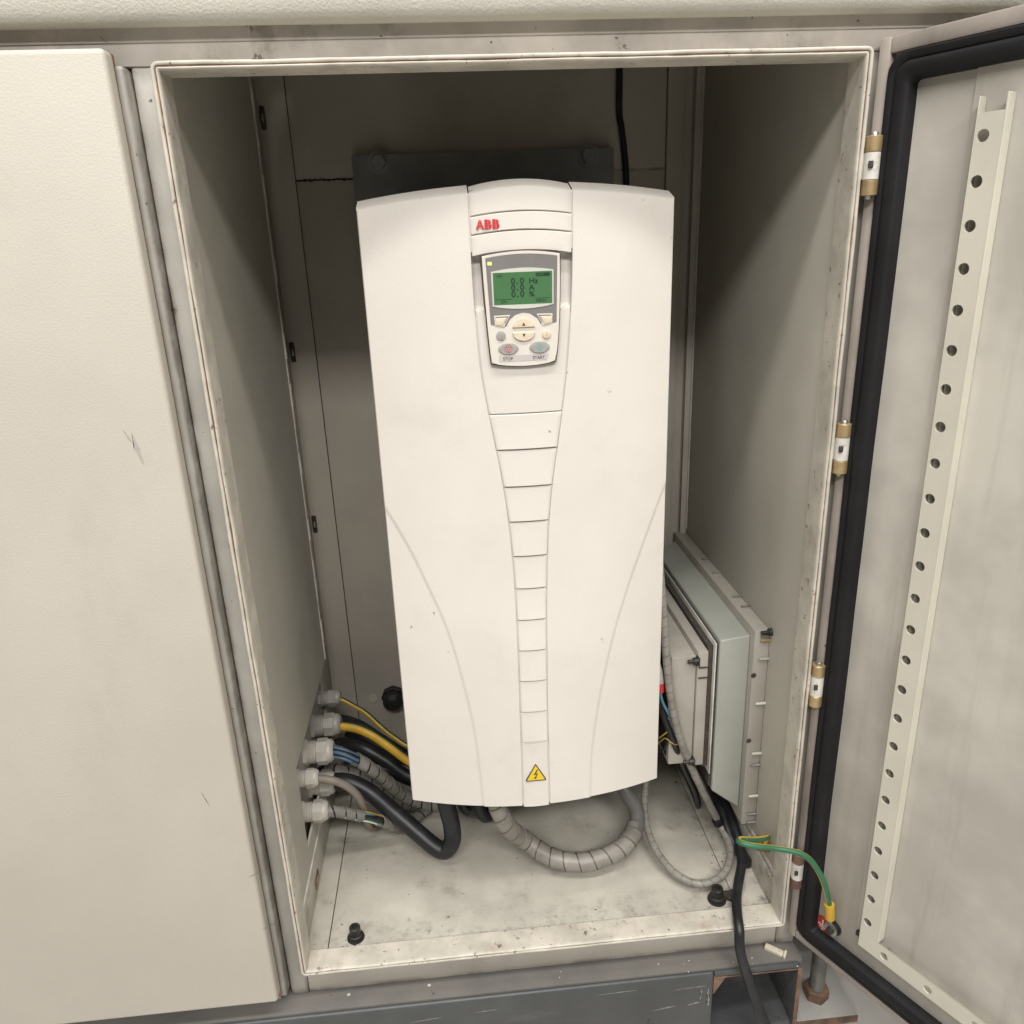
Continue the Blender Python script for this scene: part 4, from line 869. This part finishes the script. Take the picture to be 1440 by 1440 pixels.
def wrapped(name, pts, r, wrap, label, pitch=0.011, spans=((0.0, 1.0),), core=None, irr=0.0006, cat='wrapped cable', wfrac=0.86, thick=0.0011, cr=None):
    root = empty(name, pts[0], label, cat)
    bm = bm_new(); tube(bm, pts, cr or r-0.0004, 14, 0.004); build('core', bm, core or wrap_dk_m, root, smooth=60)
    for a, b in spans:
        bm = bm_new(); spiral(bm, pts, r, pitch, wfrac, thick, a, b, irr); build('spiral_wrap', bm, wrap, root, smooth=40)
    return root
cable('earth_cable', P['thin_gy'], 0.0034, [yel_wire_m, dkgrn_wire_m], 'thin green and yellow earth wire from the rearmost upper gland', 'wire', stripes=(7, 8, 9, 10, 11), n=14)
cable('earth_cable', P['yellow'], 0.0066, [yel_wire_m, dkgrn_wire_m], 'thick yellow cable with dark green stripe curving behind the drive', 'cable', stripes=(8, 9, 10), n=14)
cable('power_cable', P['black_b2'], 0.0105, black_cable_m, 'black cable in the shade just under the thick yellow cable')
cable('power_cable', P['black_b3'], 0.0095, black_cable_m, 'black cable in the shade behind the blue wire bundle')
cable('power_cable', P['bigblack'], 0.0118, black_cable_m, 'thickest black cable bending in a tight U up into the drive', n=20)
cable('power_cable', P['black_b2b'], 0.0080, black_cable_m, 'black cable in the shade directly behind the thick yellow cable')
cable('power_cable', P['black_b2c'], 0.0085, black_cable_m, 'black cable passing just above the grey sleeve of the blue wire bundle')
wrapped('wire_bundle', P['grey_behind'], 0.0095, wrap_dk_m, 'dark grey sleeved bundle in the shade beneath the blue wire bundle', 0.018, ((0.0, 1.0),), black_cable_m, 0.0012)
cable('signal_cable', P['brown4'], 0.0052, brown_cable_m, 'grey brown cable curving down from the small front gland')
cable('power_cable', P['loopA'], 0.0085, black_cable_m, 'left of two short black cable loops hanging under the drive')
cable('power_cable', P['loopB'], 0.0088, black_cable_m, 'right of two short black cable loops hanging under the drive, next to the grey conduit')
b3 = wrapped('wire_bundle', P['bundle3'], 0.0084, wrap_mid_m, 'bundle of blue wires in a grey spiral sleeve from the wide pale gland', 0.017, ((0.10, 1.0),), black_cable_m, 0.0012, cr=0.0062)
for k in range(5):
    bm = bm_new(); a = k*1.25; tube(bm, [(x, y+0.0062*math.cos(a), z+0.0062*math.sin(a)) for x, y, z in P['bundle3'][:4]], 0.0027, 8, 0.004); build('blue_wire', bm, blue_wire_m, b3, smooth=60)
b5 = wrapped('wire_bundle', P['wrap5'], 0.0068, wrap_mid_m, 'short grey sleeved bundle with bare coloured wires from the lowest front gland', 0.015, ((0.0, 0.30), (0.43, 1.0)), black_cable_m, 0.0012, cr=0.005)
for k, mm in enumerate((yel_wire_m, ltblue_wire_m, dkgrn_wire_m, white_m, ltblue_wire_m)):
    bm = bm_new(); a = 0.6+k*1.2; tube(bm, [(x, y+0.0056*math.cos(a), z+0.0056*math.sin(a)) for x, y, z in P['wrap5'][2:6]], 0.0016, 8, 0.004); build('thin_wire', bm, mm, b5, smooth=60)
wrapped('spiral_conduit', P['conduit'], 0.0112, wrap_m, 'thick grey spiral wrapped conduit looping on the floor under the drive', 0.0190, ((0.0, 0.62), ), wrap_dk_m, 0.0014, 'conduit', 0.90, 0.0016)
wrapped('spiral_conduit', P['con_right'], 0.0047, wrap_m, 'slim grey conduit hanging beside the drive and looping round on the floor', 0.0125, ((0.0, 1.0),), wrap_dk_m, 0.0003, 'conduit', 0.93, 0.0004)
cable('power_cable', P['black_right'], 0.0062, black_cable_m, 'black cable running out over the rim and down the steel base')
cable('power_cable', [(0.545,0.30,0.10),(0.5560,0.245,0.062),(0.562,0.205,0.045),(0.5640,0.165,0.032),(0.5655,0.135,0.017),(0.573,0.115,0.0085),(0.5755,0.095,0.0085)], 0.0075, black_cable_m, 'short thick black cable added to darken the shade under the ventilation housing')  # added cable: its black deepens the shadowed area under the housing
cable('power_cable', P['rear_wire'], 0.0044, black_cable_m, 'black cable hanging on the back wall right of the mounting plate')
gw = cable('ground_wire', P['ground_wire'], 0.0033, [grn_wire_m, yel_wire_m], 'green and yellow earth wire looping from the cabinet to the door stud', 'wire', stripes=(1, 2, 3, 8, 9), n=14, twist=0.0)
# its yellow sleeve and ring lug
def gpart(name, bm, m): return build(name, bm, m, gw)
bm = bm_new(); tube(bm, [(0.6178, -0.0358, 0.068), (0.6190, -0.0360, 0.060), (0.6205, -0.0352, 0.051), (0.6212, -0.0345, 0.046)], 0.0058, 14, 0.003); gpart('lug_sleeve', bm, yel_wire_m)
bm = bm_new(); lathe(bm, (0.0545, -0.0030, 0.0280), (0, 1, 0), [(0, 0.0082), (0.0012, 0.0082)], 18); box(bm, 0.0495, 0.0560, -0.0018, -0.0008, 0.031, 0.049, 0.0003); bm.transform(MD); gpart('ring_lug', bm, zinc_m)
# thin control wires beside the drive's lower right
cw = empty('control_wires', (0.46, 0.12, 0.2), 'thin blue and black control wires with a red ferrule beside the drive\'s lower right', 'wires')
for pts, r, mm in (([(0.4541,0.1150,0.2737),(0.4563,0.1150,0.2603),(0.4650,0.1140,0.2409),(0.4756,0.1130,0.2220),(0.4853,0.1150,0.2006),(0.4919,0.1240,0.1777),(0.493,0.14,0.155)], 0.0017, ltblue_wire_m),
        ([(0.4541,0.1170,0.2719),(0.4597,0.1170,0.2516),(0.4695,0.1160,0.2298),(0.4803,0.1160,0.2097),(0.4860,0.1250,0.1836),(0.487,0.145,0.15)], 0.0015, blue_wire_m),
        ([(0.4537,0.1190,0.2707),(0.4584,0.1190,0.2463),(0.4640,0.1190,0.2289),(0.4670,0.1190,0.2018),(0.4645,0.1300,0.1754),(0.458,0.15,0.16)], 0.0016, black_cable_m),
        ([(0.4500,0.1400,0.1800),(0.4559,0.1300,0.1855),(0.4630,0.1200,0.2007),(0.4681,0.1150,0.1984),(0.4757,0.1150,0.1933),(0.4846,0.1190,0.1921)], 0.0009, dull_yellow_m),
        ([(0.4480,0.1400,0.1950),(0.4545,0.1250,0.1980),(0.4600,0.1170,0.2080),(0.4660,0.1160,0.2140)], 0.0009, dull_yellow_m),
        ([(0.4520,0.1350,0.2607),(0.4581,0.1250,0.2436),(0.4642,0.1190,0.2236),(0.4760,0.1190,0.1901),(0.4943,0.1400,0.1422),(0.5240,0.1700,0.0707),(0.540,0.20,0.02),(0.548,0.24,0.0055),(0.55,0.33,0.0055)], 0.0042, black_cable_m)):
    bm = bm_new(); tube(bm, pts, r, 8, 0.004); build('thin_wire', bm, mm, cw, smooth=60)
bm = bm_new(); cyl(bm, (0.4538, 0.115, 0.2859), (0.4545, 0.115, 0.2735), 0.0042, n=12); build('ferrule', bm, red_m, cw)
bm = bm_new(); tube(bm, [(0.4490, 0.118, 0.312), (0.4506, 0.1150, 0.3062), (0.4526, 0.1150, 0.2961), (0.4538, 0.1150, 0.2861)], 0.0042, 10, 0.004); build('sheath_end', bm, gland_w_m, cw)
# tape on the slim conduit where it bends
bm = bm_new(); lathe(bm, (0.5535, 0.1545, 0.0300), (0.40, -0.1, -0.90), [(-0.006, 0.0066), (-0.003, 0.0082), (0.003, 0.0080), (0.006, 0.0066)], 12)
tag(build('black_tape', bm, rubber_m, None, recenter=True), 'black tape lump round the slim conduit where it reaches the floor', 'tape')

# ================================================================== ventilation housing on the right wall
vb = empty('ventilation_housing', (W, 0.27, 0.06), 'stepped grey green plastic ventilation housing fixed low on the right wall', 'ventilation unit')
def vpart(name, bm, m, **k): return build(name, bm, m, vb, **k)
bm = bm_new(); box(bm, 0.5655, W-0.0017, 0.105, 0.452, 0.0655, 0.3525, 0.0015); fl = vpart('base_flange', bm, boxb_m)
def hood():
    bm = bm_new()
    a = [(0.5653, 0.1165, 0.0835), (0.5653, 0.4400, 0.0835), (0.5653, 0.4400, 0.3415), (0.5653, 0.1165, 0.3415)]
    b = [(0.5275, 0.1175, 0.1140), (0.5275, 0.4100, 0.1140), (0.5275, 0.4100, 0.3365), (0.5275, 0.1175, 0.3365)]
    A = [bm.verts.new(p) for p in a]; B = [bm.verts.new(p) for p in b]
    bm.faces.new(A); bm.faces.new(B[::-1])
    for i in range(4): bm.faces.new((A[i], A[(i+1) % 4], B[(i+1) % 4], B[i]))
    bmesh.ops.bevel(bm, geom=bm.edges[:], offset=0.0022, segments=3, profile=0.5, affect='EDGES'); return bm
vpart('hood', hood(), box_m)
bm = bm_new(); box(bm, 0.5236, 0.5273, 0.1215, 0.40, 0.120, 0.331); vpart('dark_gap', bm, dust_m, smooth=0)
bm = bm_new(); box(bm, 0.5218, 0.5234, 0.1165, 0.405, 0.142, 0.3335, 0.0005); vpart('rim_plate', bm, flange_edge_m)
bm = bm_new(); box(bm, 0.5145, 0.5216, 0.1235, 0.398, 0.150, 0.327); vpart('dark_gap', bm, dust_m, smooth=0)
bm = bm_new(); box(bm, 0.5005, 0.5143, 0.1180, 0.392, 0.1560, 0.3225, 0.0018); vpart('fan_frame', bm, boxb_m)
bm = bm_new(); box(bm, 0.4685, 0.5003, 0.1215, 0.385, 0.158, 0.3160, 0.002); vpart('fan_box', bm, boxb_m)
bm = bm_new(); box(bm, 0.4672, 0.4683, 0.130, 0.375, 0.166, 0.309, 0.0003); vpart('fan_opening', bm, rubber_m)
bm = bm_new(); box(bm, 0.4664, 0.4690, 0.1190, 0.124, 0.228, 0.243, 0.0004); vpart('clip', bm, white_m)
for zc in (0.3215-0.010, 0.1640):
    bm = bm_new(); lathe(bm, (0.5003, 0.1165, zc), (-1, 0, 0), [(0, 0.0060), (0.0012, 0.0060), (0.0012, 0.0045), (0.0055, 0.0045), (0.0055, 0.0024), (0.0125, 0.0024)], 12)
    box(bm, 0.5003, 0.5012, 0.111, 0.122, zc-0.006, zc+0.006); vpart('stud', bm, dark_metal_m)
for z in (0.286, 0.3005):
    bm = bm_new(); box(bm, 0.5022, 0.5135, 0.1165, 0.1178, z, z+0.0014); vpart('frame_notch', bm, dust_m, smooth=0)
for z, mm in ((0.3405, brass_m), (0.3465, zinc_m), (0.315, boxb_m), (0.252, flange_edge_m), (0.178, flange_edge_m), (0.160, zinc_m), (0.112, flange_edge_m), (0.083, zinc_m), (0.0695, zinc_m)):
    bm = bm_new(); lathe(bm, (W-0.0018, 0.1030, z), (-1, 0, 0), [(0, 0.0020), (0.012, 0.0016), (0.0125, 0.0008)], 10); vpart('peg', bm, mm)
for y in (0.17, 0.20, 0.28, 0.33):
    bm = bm_new(); lathe(bm, (W-0.0018, y, 0.3540), (-1, 0, 0), [(0, 0.0017), (0.012, 0.0013), (0.0125, 0.0006)], 10); vpart('peg', bm, zinc_m)
for y, z in ((0.1045, 0.197), (0.1045, 0.292)):
    bm = bm_new(); lathe(bm, (0.5675, y+0.0003, z), (0, -1, 0), [(0, 0.0034), (0.0006, 0.003)], 12); vpart('dark_plug', bm, dust_m)
bm = bm_new(); lathe(bm, (W-0.0018, 0.1010, 0.3525), (-1, 0, 0), [(0, 0.0048), (0.004, 0.0045), (0.004, 0.0024), (0.013, 0.002)], 12); vpart('corner_screw', bm, dark_metal_m)

# ================================================================== floor bolts
def floor_bolt(x, y, label, s=1.0):
    root = empty('floor_bolt', (x, y, 0), label, 'bolt', 'socket bolts in the cabinet floor')
    for nm, prf, n in (('washer', [(0.0002, 0.0108*s), (0.0018, 0.0106*s), (0.0018, 0.0060*s)], 22), ('bolt_collar', [(0.0019, 0.0088*s), (0.0060*s, 0.0086*s), (0.0068*s, 0.0070*s)], 18)):
        bm = bm_new(); lathe(bm, (x, y, 0), (0, 0, 1), prf, n); build(nm, bm, dark_metal_m, root)
    bm = bm_new(); lathe(bm, (x, y, 0), (0, 0, 1), [(0.0070*s, 0.0068*s), (0.0170*s, 0.0068*s), (0.0180*s, 0.0060*s), (0.0180*s, 0.0034*s), (0.0140*s, 0.0030*s)], 18); build('bolt_head', bm, dark_metal_m, root)
    return root
floor_bolt(0.0585, 0.0480, 'dark socket bolt in the left front of the cabinet floor')
floor_bolt(0.5170, 0.0500, 'sooty dark bolt in a dirty patch on the right front of the floor', 1.1)
# greasy lump beside the right bolt
def blob(x, y, sx, sy, h, seed):
    bm = bm_new(); bmesh.ops.create_icosphere(bm, subdivisions=3, radius=1)
    for v in bm.verts:
        k = 1+0.45*mnoise.noise(v.co*1.6+Vector((seed, 0, 0))); v.co = Vector((x+v.co.x*sx*k, y+v.co.y*sy*k, max(0.0003, v.co.z*h*k)))
    return bm
o = build('grease_lump', blob(0.5370, 0.0535, 0.0115, 0.009, 0.0045, 3), dust_m, None, recenter=True); tag(o, 'dark greasy lump between the right floor bolt and the black cable', 'dirt lump')
# crumbs of dirt on the floor and the steel flange
bm = bm_new()
for i in range(70):
    if i < 40: x, y = (random.gauss(0.045, 0.03), 0.034+abs(random.gauss(0, 0.014))) if random.random() < 0.5 else (random.uniform(0.03, 0.53), random.uniform(0.036, 0.16))
    else: x, y = random.gauss(0.545, 0.012), random.uniform(0.035, 0.18)
    x = min(0.575, max(0.008, x)); s = random.uniform(0.0003, 0.0011)
    bmesh.ops.create_icosphere(bm, subdivisions=1, radius=s, matrix=Matrix.Translation((x, y, s*0.4)) @ Matrix.Diagonal((1.3, 0.8, 0.6, 1)))
o = build('dirt_crumbs', bm, dust_m, None); tag(o, 'scattered dark dirt crumbs on the cabinet floor', kind='stuff')
bm = bm_new()
for x, y in ((0.452, 0.006), (0.30, 0.012), (0.17, 0.016), (0.53, 0.0), (0.056, 0.012), (0.60, -0.004)):
    for k in range(random.choice((1, 2, 2, 4))):
        s = random.choice((0.0006, 0.0009, 0.0022))*random.uniform(0.8, 1.2); bmesh.ops.create_icosphere(bm, subdivisions=1, radius=s, matrix=Matrix.Translation((x+random.gauss(0, 0.012), y+random.gauss(0, 0.004), PT+s*0.25)) @ Matrix.Diagonal((1.2, 1, 0.4, 1)))
o = build('paint_flakes', bm, flange_edge_m, None); tag(o, 'tiny pale paint flakes lying on the steel base flange', kind='stuff')
S.render.resolution_x = 1024; S.render.resolution_y = 1024
